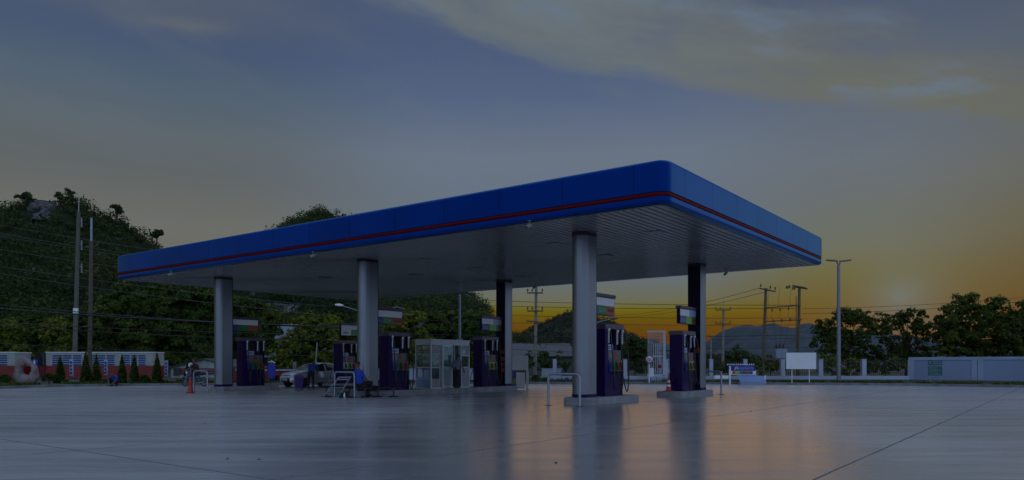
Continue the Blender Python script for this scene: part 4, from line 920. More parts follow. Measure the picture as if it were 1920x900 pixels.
# ------------------------------------------------------------------ signs and lamp in front of the fence
sb = empty('blank_signboard', (at(1502, 49.9), 49.9, .12), 0, 'blank white rectangular signboard on two thin legs by the fence', 'sign')
s_ = 49.9 / F
m = MB(); m.box(-28 * s_, 28 * s_, -.03, .0, .60 + .33, .60 + 1.42); m.build('panel', white_s, sb)
m = MB(); m.box(-28 * s_, 28.6 * s_, .002, .05, .91, 2.04); m.build('back_frame', dgrey, sb)
for px in (-17, 15.5):
    m = MB(); m.tube([(px * s_, .02, 0), (px * s_, .02, .95)], .028, 8); m.build('leg', white_p, sb)
gs = empty('green_sign', (at(1753, 48.2), 48.2, .12), R(-12), 'two green notice plates one above the other on thin legs before the white wall', 'sign')
gm = M('sign_green', (.004, .075, .075), .4, var=.1)
for z0, z1, nm in ((1.18, 1.52, 'upper_plate'), (.52, 1.12, 'lower_plate')):
    m = MB(); m.box(-.42, .42, -.02, .0, z0, z1, 0, .004); pl = m.build(nm, gm, gs)
    m = MB(); gi = M('sign_green_ink', (.10, .26, .25), .5)
    if nm == 'upper_plate':
        m.lathe([(0, -.002), (.07, -.002), (.07, .0), (0, .001)], 14, (-.30, -.022, 1.36), ax='y')
        for z in (1.42, 1.30): m.box(-.15, .36, -.024, -.021, z - .02, z + .02)
    else:
        for k in range(6): m.box(-.34, .34 - .1 * (k % 3), -.024, -.021, .58 + k * .085, .605 + k * .085)
    m.build('lettering', gi, pl)
for x in (-.29, .31):
    m = MB(); m.tube([(x, .02, 0), (x, .02, 1.50)], .022, 6); m.build('leg', steel, gs)
lp = empty('lamp_post', (at(1572.5, 50.9), 50.9, .1), R(12), 'tall grey double-headed lamp post at the right, in front of the fence', 'street lamp')
m = MB(); m.tube([(0, 0, 0), (0, 0, 4), (0, 0, 8.0)], [.14, .12, .10], 12); m.box(-.22, .22, -.22, .22, 0, .03); m.build('pole', M('lamp_pole', (.20, .22, .25), .5, .4), lp)
m = MB(); m.tube([(0, 0, 7.9), (0, 0, 8.05), (-.1, 0, 8.1), (-.14, 0, 8.28)], .04, 8); m.tube([(0, 0, 8.05), (.1, 0, 8.1), (.1, 0, 8.25)], .04, 8); m.build('arm', dgrey, lp)
for s, dz in ((-1, 0.0), (1, .10)):
    m = MB(); m.tube([(s * .08, 0, 8.27), (s * .4, 0, 8.30), (s * .9, 0, 8.32 + dz)], [.05, .09, .08], 8)
    m.v = [(x, y * 1.6, 8.29 + (z - 8.29) * .7) for x, y, z in m.v]; m.build('lamp_head', M('lamp_head', (.16, .16, .15), .4, .3), lp)
# promotion stand
ps = empty('promotion_stand', (at(1398, 50.0), 50.0, 0), R(-4), 'blue promotion stand with white cloth counter and colourful squares, by the fence', 'stand')
s_ = 50.0 / F; X = lambda px: (px - 1398) * s_
m = MB(); m.prism([(X(1365), 1.32), (X(1413), 1.30), (X(1417), .93), (X(1368.5), .93)], -.04, .0, 0, 'xz'); bp_ = m.build('blue_board', M('stand_blue', (.004, .008, .22), .4), ps)
text('โรงถูกใจไทย', .25, (X(1397), -.045, 1.11), (R(90), 0, 0), pblue, bp_, sx=.9)
m = MB(); m.prism([(X(1377), 1.0), (X(1378), 1.17), (X(1380.5), 1.22), (X(1383), 1.14), (X(1385), 1.02), (X(1381.5), 1.06), (X(1380.5), 1.12), (X(1379.2), 1.0)], -.05, -.042, 0, 'xz'); m.build('emblem', pblue, bp_)
m = MB()
for k in range(13): m.tube([(X(1364 + k * 3.95), -.06, 1.31), (X(1365.5 + k * 3.95), -.09, 1.40)], .035, 6)
m.build('awning_edge', white_p, ps)
m = MB(); m.box(X(1368), X(1417), -.03, .02, .68, .928); m.build('shelf_panel', white_p, ps)
for k, c_ in enumerate([red_p, yellow_p, lime_p, green_p, blue_p, red_p, green_p, blue_p]):
    x0 = 1373.5 + k * 4.7; m = MB(); m.box(X(x0), X(x0 + 4.4), -.046, -.031, .72, .91); m.build('coloured_square', c_, ps)
m = MB(); q = lambda a, y, z: (X(a), y, z)
clothm = M('counter_cloth', (.17, .25, .44), .7, var=.10, scale=2)
m.grid([[q(1378, .0, .66), q(1395, .0, .67), q(1414, .0, .70), q(1422, .0, .60)], [q(1380, -.30, .62), q(1396, -.32, .60), q(1416, -.30, .60), q(1427, -.28, .52)], [q(1382, -.55, .42), q(1398, -.58, .43), q(1418, -.58, .42), q(1430, -.5, .40)], [q(1384, -.66, .18), q(1399, -.68, .18), q(1418, -.68, .18), q(1432, -.6, .18)]])
m.build('counter_cloth', clothm, ps)
m = MB(); m.box(X(1384), X(1431), -.66, -.1, .0, .17); m.build('counter_base', M('counter_base', (.24, .29, .38), .6), ps)
for px, h in ((1369, 1.25), (1433.5, .62)):
    m = MB(); m.box(X(px) - .05, X(px) + .05, -.05, .05, 0, h); m.build('post', white_p, ps)
m = MB(); m.box(X(1340), X(1368) - .06, -.07, .07, .40, .62, 0, .02); m.build('side_rail', white_p, ps)
# white gate panel and round sign
gate_w = M('gate_white', (0.42, 0.44, 0.49), 0.55)
gt = empty('white_gate', (at(1230, 51.5), 51.5, .1), R(-10), 'tall white barred gate leaf standing by the fence, between the two right-hand pumps', 'gate')
s_ = 51.5 / F; X = lambda px: (px - 1230) * s_; Z = lambda py: zz(py, 51.5) - .1
m = MB()
m.box(X(1213), X(1247), -.03, .03, Z(623), Z(620)); m.box(X(1243), X(1247.5), -.03, .03, Z(703), Z(623)); m.box(X(1214), X(1243), -.02, .02, Z(669), Z(667)); m.box(X(1214), X(1243), -.02, .02, Z(705), Z(702))
m.build('frame', gate_w, gt)
m = MB()
for k in range(8): x = X(1215.5 + k * 3.35); m.box(x - .022, x + .022, -.018, .018, Z(715), Z(643 - (6 - 2 * k if k < 3 else 0)))
m.build('bars', gate_w, gt)
m = MB()
for k in range(11): m.tube([(X(1215), 0, Z(643 - k * 2)), (X(1243), 0, Z(643 - k * 2))], .008, 4)
for k in range(14): m.tube([(X(1215 + k * 2.1), 0.01, Z(643)), (X(1215 + k * 2.1), 0.01, Z(623))], .008, 4)
m.build('mesh_top', M('mesh_pink', (.45, .36, .36), .5), gt)
m = MB(); m.tube([(X(1247), 0, Z(678)), (X(1255), -.1, Z(700))], .03, 6); m.build('brace', gate_w, gt)
m = MB(); m.box(X(1229), X(1232), -.03, -.019, Z(690), Z(684)); m.build('yellow_marker', olive_p, gt); m = MB(); m.box(X(1234), X(1240), -.03, -.019, Z(690), Z(684)); m.build('red_marker', M('marker_red', (.14, .01, .01), .5), gt)
m = MB(); m.box(X(1219), X(1226), -.03, -.019, Z(706), Z(690)); m.build('lower_plate', white_p, gt)
ts = empty('traffic_sign', (at(1217.5, 50.7), 50.7, .1), 0, 'round white traffic sign with a red rim and blue lines before the white gate', 'sign')
m = MB(); m.tube([(0, .03, 0), (0, .03, 1.6)], .03, 8); m.build('post', white_p, ts)
m = MB(); m.lathe([(0, -.01), (.29, -.008), (.29, .008), (0, .01)], 24, (0, -.01, 1.60), ax='y'); ds = m.build('disc', M('sign_red', (.22, .01, .015), .4), ts)
m = MB(); m.lathe([(0, -.004), (.22, -.003), (.22, .0), (0, .001)], 24, (0, -.022, 1.60), ax='y'); m.build('face', white_s, ds)
m = MB()
for k in range(3): m.box(-.15, .15, -.031, -.027, 1.51 + k * .08, 1.55 + k * .08)
m.build('lettering', blue_p, ds)

# ------------------------------------------------------------------ left side: rock, banners, trucks, shed
def rock(px, Y, label):
    t = MB(); n, k = 40, 14; rows = []
    outl = [(530, 655), (565, 590), (577, 500), (550, 405), (475, 330), (405, 268), (335, 250), (285, 285), (262, 350), (240, 450), (225, 530), (200, 600), (235, 645), (360, 662), (470, 662)]
    op = [Vector(((x - 400) * .00423, (660 - y) * .00423)) for x, y in outl]; hc = Vector(((412 - 400) * .00423, (660 - 445) * .00423))
    oa = [(math.atan2(p.y - hc.y, p.x - hc.x) % (2 * math.pi), (p - hc).length) for p in op]; oa.sort(); oa = [(oa[-1][0] - 2 * math.pi, oa[-1][1])] + oa + [(oa[0][0] + 2 * math.pi, oa[0][1])]
    for i in range(n + 1):
        th = 2 * math.pi * i / n; c, s = math.cos(th), math.sin(th); ro = float(np.interp(th, [q[0] for q in oa], [q[1] for q in oa]))
        out = hc + Vector((c, s)) * ro; inn = hc + Vector((c * .29, s * .335))
        row = []
        for j in range(k + 1):
            ph = 2 * math.pi * j / k; mid = out.lerp(inn, .5); hw = (out - inn) * .5; dp = .17 * (1.25 - .4 * max(0, s)); sg = lambda v: math.copysign(abs(v) ** .6, v)
            p = Vector((mid.x + hw.x * sg(math.cos(ph)), dp * sg(math.sin(ph)), mid.y + hw.y * sg(math.cos(ph))))
            nv = noise.noise_vector(p * 3.1) * .05 + noise.noise_vector(p * 9) * .018; p += nv; p.z = max(p.z, 0)
            row.append(p)
        row[-1] = row[0]; rows.append(row)
    rows[-1] = rows[0]
    t.grid(rows)
    m = bpy.data.materials.new('rock'); m.use_nodes = True; nt = m.node_tree; b = nt.nodes['Principled BSDF']; tc = node(nt, 'ShaderNodeTexCoord')
    n1 = node(nt, 'ShaderNodeTexNoise'); n1.inputs['Scale'].default_value = 2.6; n1.inputs['Detail'].default_value = 8; nt.links.new(tc.outputs['Object'], n1.inputs['Vector'])
    n2 = node(nt, 'ShaderNodeTexNoise'); n2.inputs['Scale'].default_value = 11; n2.inputs['Detail'].default_value = 6; nt.links.new(tc.outputs['Object'], n2.inputs['Vector'])
    cc = mixc(nt, sstep(nt, n1.outputs[0], .42, .6), (.23, .205, .22), (.19, .13, .12)); cc = mixc(nt, sstep(nt, n2.outputs[0], .6, .72), cc, (.40, .37, .37)); setin(nt, b.inputs['Base Color'], cc)
    b.inputs['Roughness'].default_value = .8; bp = node(nt, 'ShaderNodeBump'); bp.inputs['Strength'].default_value = .7; bp.inputs['Distance'].default_value = .03; nt.links.new(n2.outputs[0], bp.inputs['Height']); nt.links.new(bp.outputs[0], b.inputs['Normal'])
    o = t.build('rock_sculpture', m, fixn=2); o.location = (at(px, Y), Y, .10); o.scale = (1.0, 1, 1.0); tag(o, label, 'rock')
rock(49.5, 47.6, 'pale pinkish standing stone with a round hole through it, at the far left')
def banner(px, Y, y0, y1, label, w=.24):
    t = empty('banner_flag', (at(px, Y), Y, .12), R(6), label, 'banner', 'narrow blue and white banner flags along the kerb')
    z1, z0 = zz(y0, Y) - .12, zz(y1, Y) - .12
    m = MB(); m.tube([(0, 0, 0), (0, 0, z1 + .08)], .016, 6); m.build('pole', steel, t)
    m = MB(); m.grid([[(-.02 + .0 * k, .012 * math.sin(k * 1.3), z0 + (z1 - z0) * k / 8) for k in range(9)], [(-w, .02 * math.sin(k * 1.3 + 1), z0 + (z1 - z0) * k / 8) for k in range(9)], [(-w, .02 * math.sin(k * 1.3 + 1) + .006, z0 + (z1 - z0) * k / 8) for k in range(9)], [(-.02, .012 * math.sin(k * 1.3) + .006, z0 + (z1 - z0) * k / 8) for k in range(9)]])
    fl = m.build('cloth', M('banner_white', (.42, .48, .62), .7), t)
    m = MB()
    for k in range(4):
        za = z0 + (z1 - z0) * (.08 + .22 * k); m.box(-w * .85, -w * .28, -.026, -.022, za, za + (z1 - z0) * .15)
    m.build('lettering', M('banner_blue', (.01, .05, .30), .6), fl)
banner(137.5, 49.2, 674, 704, 'blue and white banner flag between two conical shrubs, left of both power poles')
banner(202, 50, 675, 703, 'blue and white banner flag just behind the squatting person')
banner(315, 50.2, 676, 705, 'blue and white banner flag left of the motorbike and its shed', .22)
banner(555, 52, 680, 693, 'blue and white banner flag rising behind the white car\'s bonnet', .18)
ob = empty('oil_standee', (at(509.5, 51.2), 51.2, .1), 0, 'bright blue rounded standee on the kerb left of the white car', 'standee')
m = MB(); m.prism([(-.23, 0), (.23, 0), (.24, 1.15), (.17, 1.30), (0, 1.34), (-.17, 1.30), (-.24, 1.15)], -.08, .08, 0, 'xz'); m.build('body', bluebright, ob)
m = MB(); m.tube([(-.24, 0, 1.40), (0, 0, 1.48), (.22, 0, 1.36)], .04, 6); m.tube([(0, 0, 1.3), (0, 0, 1.46)], .03, 6); m.build('top_bracket', white_p, ob)
bd = empty('blue_notice', (at(64.5, 62), 62, 0), 0, 'small blue and white notice board on a pole behind the standing stone', 'sign')
m = MB(); m.tube([(0, .03, 0), (0, .03, 1.85)], .03, 6); m.build('pole', steel, bd); m = MB(); m.box(-.28, .28, -.02, .02, 1.12, 1.78); pn = m.build('panel', M('notice_board_blue', (.006, .02, .24), .5), bd); m = MB(); m.box(-.06, .08, -.026, -.021, 1.25, 1.70); m.build('lettering', white_s, pn)

louv = M('louvre_blue', (.006, .045, .17), .5, var=.25); cream = M('body_cream', (.33, .355, .33), .6, var=.12, scale=.8); redb = M('body_red', (.19, .006, .004), .5, var=.25, scale=.8)
def coach(px0, px1, Y, label, ww, cab=True):
    L = at(px1, Y) - at(px0, Y); t = empty('louvred_coach', (at(px0, Y), Y, 0), 0, label, 'coach')
    zt, zm, zb = zz(660.5, Y), zz(686, Y), .12; D = 2.3
    m = MB(); m.box(0, L, 0, D, zb, zm - .002, 0, .02); m.build('lower_body', redb, t)
    m = MB(); m.box(0.0, L, .02, D - .02, zm, zt - .06, 0, .04); m.build('upper_body', cream, t)
    m = MB(); m.box(-.04, L + .04, -.04, D + .04, zt - .055, zt + .03, 0, .03); m.build('roof', white_p, t)
    for a, b in ww:
        x0, x1 = at(a, Y) - at(px0, Y), at(b, Y) - at(px0, Y)
        m = MB(); m.box(x0, x1, .004, .018, zm + .03, zt - .20); w = m.build('louvred_window', louv, t)
        m = MB(); n = 5
        for k in range(n): z = zm + .03 + (zt - .23 - zm) * (k + .72) / n; m.box(x0, x1, -.012, .003, z, z + .05)
        m.box(x0 - .03, x0 + .03, -.014, .003, zm + .03, zt - .20); m.box(x1 - .03, x1 + .03, -.014, .003, zm + .03, zt - .20)
        m.build('slats', M('slat_pale', (.33, .37, .42), .5), w)
    for x in ((1.4, L - 1.8) if L > 5 else (L - 1.2,)):
        m = MB(); m.lathe([(0, -.12), (.42, -.12), (.45, -.08), (.45, .12), (0, .13)], 20, (x, .06, .45), ax='y'); m.build('wheel', black, t)
    return t, zt, zm
t, zt, zm = coach(85.5, 287, 70, 'long red and white coach with blue louvred windows, behind the conical shrubs', [(97.5, 117), (117.5, 135), (136, 153.5), (172, 182), (183, 198), (199, 215.5), (231, 244), (245, 258), (259, 273.5)])
m = MB(); m.box(-1.0, -.06, .02, 2.2, .12, 1.25, 0, .06); m.build('cab', M('cab_red', (.12, .006, .01), .4, var=.3), t)
m = MB(); m.box(-.95, -.08, .06, 2.15, 1.252, zt - .05, 0, .08); m.build('cab_window', M('cab_glass', (.012, .013, .02), .1), t)
coach(-170, 28.5, 68, 'red and white louvred coach cut by the left edge of the picture', [(-40, -22), (-20, -4), (-2, 14)])

def house(name, cat, label, px0, px1, Y, wz, rz_, depth, wall_m, roof_m, along='x', over=.3):
    t = empty(name, (at((px0 + px1) / 2, Y), Y, 0), 0, label, cat); w = (at(px1, Y) - at(px0, Y)) / 2
    m = MB(); e = .1
    if along == 'y':
        m.prism([(-w, 0), (w, 0), (w, wz), (0, rz_), (-w, wz)], 0, depth, 0, 'xz'); m.build('wall', wall_m, t)
        m = MB(); k = (rz_ - wz) / w
        for s in (-1, 1): m.prism([(0, rz_ + .02), (s * (w + over), wz - k * over + .02), (s * (w + over), wz - k * over + e + .02), (0, rz_ + e + .02)], -over, depth + over, 0, 'xz')
        m.build('roof', roof_m, t)
    else:
        m.prism([(0, 0), (depth, 0), (depth, wz), (depth / 2, rz_), (0, wz)], -w, w, 0, 'yz'); m.build('wall', wall_m, t)
        m = MB(); k = (rz_ - wz) / (depth / 2)
        for s in (-1, 1): y0 = depth / 2; m.prism([(y0, rz_ + .02), (y0 + s * (y0 + over), wz - k * over + .02), (y0 + s * (y0 + over), wz - k * over + e + .02), (y0, rz_ + e + .02)], -w - over, w + over, 0, 'yz')
        m.build('roof', roof_m, t)
    return t
shedw = M('shed_wall', (.34, .38, .38), .8, var=.25, scale=.5, stretch=(3, 3, .4)); roofg = M('roof_grey', (.10, .11, .13), .6, var=.25, scale=.5); roofd = M('roof_dark', (.055, .06, .065), .7, var=.2)
sh = house('shed', 'shed', 'low pale gabled shed with a dark red banner behind the motorbike', 320, 446, 78, zz(690, 78), zz(674, 78), 9, shedw, roofd, 'y')
s_ = 78 / F
m = MB(); m.box((338 - 383) * s_, (440 - 383) * s_, -.05, -.01, zz(702, 78), zz(690.5, 78)); bnr = m.build('banner', M('banner_maroon', (.10, .015, .02), .6, var=.3), sh)
m = MB()
for k in range(2): m.box((342 - 383) * s_, (436 - 383) * s_, -.058, -.052, zz(699.5 - k * 5, 78), zz(697.5 - k * 5, 78))
m.build('lettering', M('banner_ink', (.20, .13, .14), .6), bnr)
wn_ = MB(); wn_.box(-3.2, -2.5, -.03, -.004, .2, 1.0); wn_.build('door', dgrey, sh)
hw = M('house_wall', (.07, .075, .075), .8, var=.2); roofs = M('roof_slate', (.13, .15, .19), .6, var=.35, scale=1.2)
h1 = house('house', 'house', 'house with a grey slate-coloured roof showing between two trees behind the leftmost pump', 470, 600, 100, zz(668, 100), zz(604, 100), 14, hw, roofs, 'x', .4)
m = MB(); m.box(-2.6, -1.6, -.03, -.003, .9, 1.9); m.build('window', dgrey, h1)
h2 = house('warehouse', 'warehouse', 'distant building with a pale gabled roof showing above the trees by the middle column', 715, 775, 150, zz(585, 150), zz(576, 150), 25, hw, M('roof_pale', (.30, .33, .38), .5, var=.1), 'y', .5)
m = MB()
for k in (-1, 1): m.box(k * 1.6 - .5, k * 1.6 + .5, -.03, -.003, 9.6, 10.6)
m.build('window', dgrey, h2)
h3 = house('warehouse', 'warehouse', 'wide grey-roofed warehouse behind the coiled cables on the power pole', 905, 1075, 95, zz(668, 95), zz(640, 95), 26, hw, M('roof_warehouse', (.055, .065, .07), .6, var=.25, scale=.5), 'x', .5)
m = MB(); m.box(-3, -1.2, -.03, -.003, 0.1, 2.2); m.build('door', dgrey, h3)
h4 = house('house', 'house', 'small far house with a dark roof between the white gate and the right rear pump', 1236, 1270, 110, zz(656, 110), zz(645, 110), 6, M('house_wall_pale', (.22, .24, .28), .8), roofd, 'x', .4)
m = MB()
for k in (-1, 0, 1): m.box(k * .8 - .2, k * .8 + .2, -.03, -.003, 2.2, 3.0)
m.build('window', dgrey, h4)
ga = empty('guard_hut', (at(1040, 55), 55, 0), 0, 'small white hut wall with a rail behind the near guard rail', 'hut')
m = MB(); m.box(-.95, .5, 0, .2, .1, 1.02); m.build('wall', wallw, ga); m = MB(); m.box(-1.0, .55, -.04, .24, 1.021, 1.07); m.build('coping', wallw, ga)

# ------------------------------------------------------------------ poles
def pole(px, Y, ytop, label, r0=.17, r1=.12, lean=0, name='power_pole', mt=None, group=None):
    t = empty(name, (at(px, Y), Y, -.03), 0, label, 'utility pole', group); h = zz(ytop, Y) + .03
    m = MB(); m.tube([(0, 0, 0), (lean * .5, 0, h * .5), (lean, 0, h)], [r0, (r0 + r1) / 2, r1], 8, smooth=False); m.build('shaft', mt or conc_pole, t); return t, h
def insul(t, pts, name='insulator', L=1.0):
    for x, y, z in pts:
        m = MB(); n = max(3, int(L / .12)); pr = []
        for k in range(n): pr += [(.03, k * .12), (.10, k * .12 + .03), (.03, k * .12 + .08)]
        m.lathe(pr, 8, (x, y, z)); m.build(name, M('insulator_grey', (.42, .41, .40), .4), t)
def xarm(t, z, w, x=0, name='crossarm', ang=0, pins=True):
    m = MB(); m.box(-w, w, -.06, .06, -.06, .06); m.xf(Matrix.Translation((x, -.2, z)) @ Matrix.Rotation(ang, 4, 'Y')); o = m.build(name, M('arm_wood', (.10, .085, .06), .8), t)
    if pins:
        for k in (-.92, -.35, .92):
            m = MB(); m.lathe([(.02, 0), (.02, .1), (.07, .12), (.06, .2), (.08, .22), (.04, .32), (0, .33)], 8, (x + k * w, -.2, z + .05)); m.build('insulator', dgrey, t)
t, h = pole(139, 74, 397, 'taller grey concrete transmission pole at the left, behind the coach', .24, .17, .45, mt=M('pole_pale', (.115, .11, .09), .85, var=.15))
m = MB(); m.tube([(.45, 0, h - .1), (.46, 0, zz(372, 74))], .05, 6); m.build('lightning_rod', steel, t)
s_ = 74 / F; insul(t, [(14 * s_, 0, zz(y, 74)) for y in (425, 468, 511)], L=1.0)
for y in (408, 451, 494):
    m = MB(); m.tube([(.3, 0, zz(y, 74) - .4), (14 * s_, 0, zz(y, 74) - .25)], .04, 6); m.build('bracket', steel, t)
m = MB(); m.lathe([(.25, 0), (.245, .5)], 10, (.16, 0, zz(587, 74))); m.build('white_band', white_p, t)
t, h = pole(167.5, 58, 452, 'thinner brown utility pole at the left, in front of the coach', .175, .135, .15, mt=M('pole_brown', (.10, .082, .055), .85, var=.2))
m = MB(); m.tube([(.15, 0, h - .3), (.16, 0, zz(408, 58))], .085, 8); m.build('steel_top', M('pole_top_steel', (.24, .28, .34), .4, .5), t)
s_ = 58 / F
for y in (461, 507):
    m = MB(); z = zz(y, 58); m.tube([(.1, 0, z - .15), (.45, 0, z), (.62, 0, z + .12), (.70, 0, z + .35)], .045, 6); m.tube([(-.25, 0, z - .02), (.1, 0, z - .05)], .06, 6); m.build('bracket', M('bracket_brown', (.12, .08, .06), .7), t)
m = MB()
for y in (566, 590, 612): m.box(-.34, .3, -.26, -.20, zz(y, 58), zz(y, 58) + .07)
m.build('clamps', dgrey, t)
t, h = pole(1003, 68, 536, 'power pole with three crossarms and coiled cables, between the right rear and front columns', .17, .12, .12)
for y in (549, 583): xarm(t, zz(y, 68) + .0, .72)
xarm(t, zz(603, 68), .8, ang=R(6), pins=False)
m = MB(); s_ = 68 / F
for cx, cy, r in ((986, 638, .27), (997, 634, .22), (1018, 645, .30), (1012, 641, .2)): m.tube([((cx - 1003) * s_ + r * math.cos(k * .35), -.25 + .01 * k, zz(cy, 68) + r * math.sin(k * .35) * 1.2) for k in range(30)], .022, 5)
m.build('coiled_cable', black, t)
t, h = pole(1355, 92, 580, 'power pole with two crossarms between the right rear column and the mountain', .18, .13, .1)
for y in (581, 607): xarm(t, zz(y, 92), .95)
m = MB(); m.tube([(.1, 0, h), (.1, 0, zz(558, 92))], .03, 5); m.build('lightning_rod', steel, t)
t, h = pole(1333, 140, 628, 'small far power pole with one crossarm beside the rear column', .16, .12); xarm(t, zz(631, 140), .9)
t, h = pole(590, 60, 642, 'thin leaning pole rising behind the attendant at the white car', .05, .05, .2, name='thin_pole', mt=steel)
t, h = pole(862, 49, 552, 'slim grey lamp pole behind the glass kiosk', .09, .08, 0, name='lamp_pole', mt=M('kiosk_pole', (.20, .23, .27), .5, .4)); m = MB(); m.box(-.2, .2, -.12, .12, zz(637, 49), zz(634, 49)); m.build('collar', mgrey, t)
# H-frame with transformer
HYd = 60; s_ = HYd / F; X = lambda px: (px - 1465) * s_
hf = empty('transformer_frame', (at(1465, HYd), HYd, 0), 0, 'wooden H-frame of two poles with two beams and a grey transformer box', 'utility frame')
wood = M('pole_wood', (.11, .09, .055), .85, var=.25, stretch=(4, 4, .5))
for xb, xt, yt in ((1430.5, 1436, 540), (1496, 1499, 538)):
    m = MB(); m.tube([(X(xb), 0, 0), (X(xt), 0, zz(yt, HYd))], [.15, .11], 8); m.build('pole', wood, hf)
for a, ya, b, yb in ((1431, 577.5, 1499, 573), (1432, 603, 1502, 599.5)):
    m = MB(); m.tube([(X(a), -.18, zz(ya, HYd)), (X(b), -.18, zz(yb, HYd))], .055, 6); m.build('beam', wood, hf)
m = MB(); m.tube([(X(1423), -.15, zz(541, HYd)), (X(1453), -.15, zz(547, HYd))], .06, 6); m.build('crossarm', wood, hf)
for dx in (0, 9): m = MB(); m.tube([(X(1484 + dx * .8), -.2 + dx * .04, zz(536 + dx * .12, HYd)), (X(1508 + dx * .8), -.2 + dx * .04, zz(540 + dx * .12, HYd))], .07, 6); m.build('crossarm', wood, hf)
m = MB(); m.tube([(X(1492), -.1, zz(655, HYd)), (X(1492), -.1, zz(555, HYd))], .035, 6); m.build('conduit', wood, hf)
ins_pts = [(1425, 536), (1443, 539), (1452, 541), (1473, 539), (1476, 539), (1479, 538), (1485, 541), (1488, 541)] + [(1446, 582), (1461, 581), (1477, 579), (1448, 602), (1464, 601), (1480, 600)]
for px, py in ins_pts:
    m = MB(); m.lathe([(0, -.12), (.06, -.10), (.04, -.02), (.075, .0), (.04, .06), (.07, .09), (0, .14)], 8, (X(px), -.2, zz(py, HYd))); m.build('insulator', dgrey, hf)
m = MB()
for k, (px, py) in enumerate(((1446, 582), (1461, 581), (1477, 579))): m.tube([(X(px), -.2, zz(py + 4, HYd)), (X(px) - .1, -.25, zz(py + 12, HYd)), (X(px + 3), -.2, zz(py + 22, HYd)), (X(1454 + k * 7), -.2, zz(648, HYd))], .012, 4)
for px in (1441, 1461, 1482): m.tube([(X(px), -.2, zz(541, HYd)), (X(px - 3), -.22, zz(560, HYd)), (X(px - 1), -.2, zz(577, HYd))], .012, 4)
m.build('jumper_wires', black, hf)
tb = MB(); tb.box(X(1451), X(1473), -.45, .35, zz(672, HYd), zz(654, HYd), 0, .03); tbo = tb.build('transformer', M('transformer_grey', (.22, .26, .33), .5, var=.1), hf)
for px in (1455, 1461.5, 1468):
    m = MB(); m.lathe([(.05, 0), (.10, .05), (.06, .12), (.10, .17), (.06, .24), (.09, .29), (.03, .40), (0, .41)], 8, (X(px), -.1, zz(654, HYd))); m.build('bushing', M('bushing_brown', (.05, .025, .02), .4), tbo)
m = MB(); m.box(X(1432), X(1500), -.4, .3, zz(674.5, HYd), zz(672.5, HYd)); m.build('platform', M('platform', (.12, .11, .1), .8), hf)
# street lamps on arms
for px0, py0, px1, py1, Y, lbl in ((700, 598, 641, 573, 56, 'street lamp with a pale head reaching left from behind the middle column'), (1100, 612, 1146, 598, 60, 'small street lamp arm showing right of the nearest silver column')):
    t = empty('street_lamp', (at(px0, Y), Y, 0), 0, lbl, 'street lamp'); dx = at(px1, Y) - at(px0, Y); z0, z1 = zz(py0, Y), zz(py1, Y)
    m = MB(); m.tube([(0, 0, 0), (0, 0, z0)], [.09, .06], 8); m.build('pole', steel, t)
    m = MB(); m.tube([(0, 0, z0 - .02), (dx * .5, 0, z0 + (z1 - z0) * .62), (dx, 0, z1)], .035, 6); m.build('arm', steel, t)
    sg = 1 if dx > 0 else -1; m = MB(); m.tube([(dx - sg * .12, 0, z1 - .01), (dx + sg * .15, 0, z1 + .03), (dx + sg * .5, 0, z1 + .06)], [.05, .12, .07], 8); m.build('lamp_head', white_p if dx < 0 else dgrey, t)

# ------------------------------------------------------------------ wires
wire_g = M('wire_grey', (.09, .095, .10), .5)
def wire(p0, p1, Y0, Y1, sag, r, label, name='power_line'):
    a = Vector((at(p0[0], Y0), Y0, zz(p0[1], Y0))); b = Vector((at(p1[0], Y1), Y1, zz(p1[1], Y1))); m = MB(); n = 22
    m.tube([a.lerp(b, k / n) - Vector((0, 0, sag * 4 * (k / n) * (1 - k / n))) for k in range(n + 1)], r, 4, cap=False)
    o = m.build(name, wire_g if Y0 == 74 else black, fixn=False); tag(o, label, 'cable', 'power lines')
ordn = ['topmost', 'second', 'third', 'fourth', 'fifth', 'sixth', 'seventh', 'lowest']
for k, (y0, y1) in enumerate(((416, 478), (433, 486), (438, 492), (462, 514), (495, 540), (508, 557))):
    wire((-60, y0 - 5), (620, y1 + 35), 74, 74 if k % 2 == 0 else 62, .3, .015, '%s thin power line from the top among those crossing the left-hand hill' % ordn[k])
for k, (y0, y1) in enumerate(((566, 618), (600, 628), (606, 640), (640, 668))):
    wire((-60, y0), (700, y1), 58, 56, .25, .026 if k else .035, '%s dark cable among those crossing low in front of the left trees' % ordn[k])
wire((-60, 574), (668, 614), 54, 54, .2, .042, 'thick black cable running just over the leftmost grade board and the white board')
for k, (y0, y1) in enumerate(((548, 566), (559, 572), (576, 590), (590, 603), (618, 622))):
    wire((690, y0 + 6), (1499, y1 + 6), 68, 60, .25, .02, '%s power line from the top crossing the orange sky behind the right columns' % ordn[k])
for k, (y0, y1) in enumerate(((592, 540), (596, 546))):
    wire((1140, y0), (1424 + 15 * k, y1), 92, 60, .5, .018, '%s power line sloping up to the wooden frame\'s crossarm' % ('upper' if k == 0 else 'lower'))
for k, (y0, y1) in enumerate(((628, 632), (642, 650), (655, 662))):
    wire((960, y0), (1560, y1), 66, 66, .3, .016, '%s faint cable from the top low across the blue mountain' % ordn[k])
for k, (y0, y1) in enumerate(((583, 592), (592, 600))):
    wire((1505, y0 - 4), (2050, y1 - 50), 60, 80, .4, .016, '%s cable leaving the wooden frame over the right-hand trees' % ('upper' if k == 0 else 'lower'))
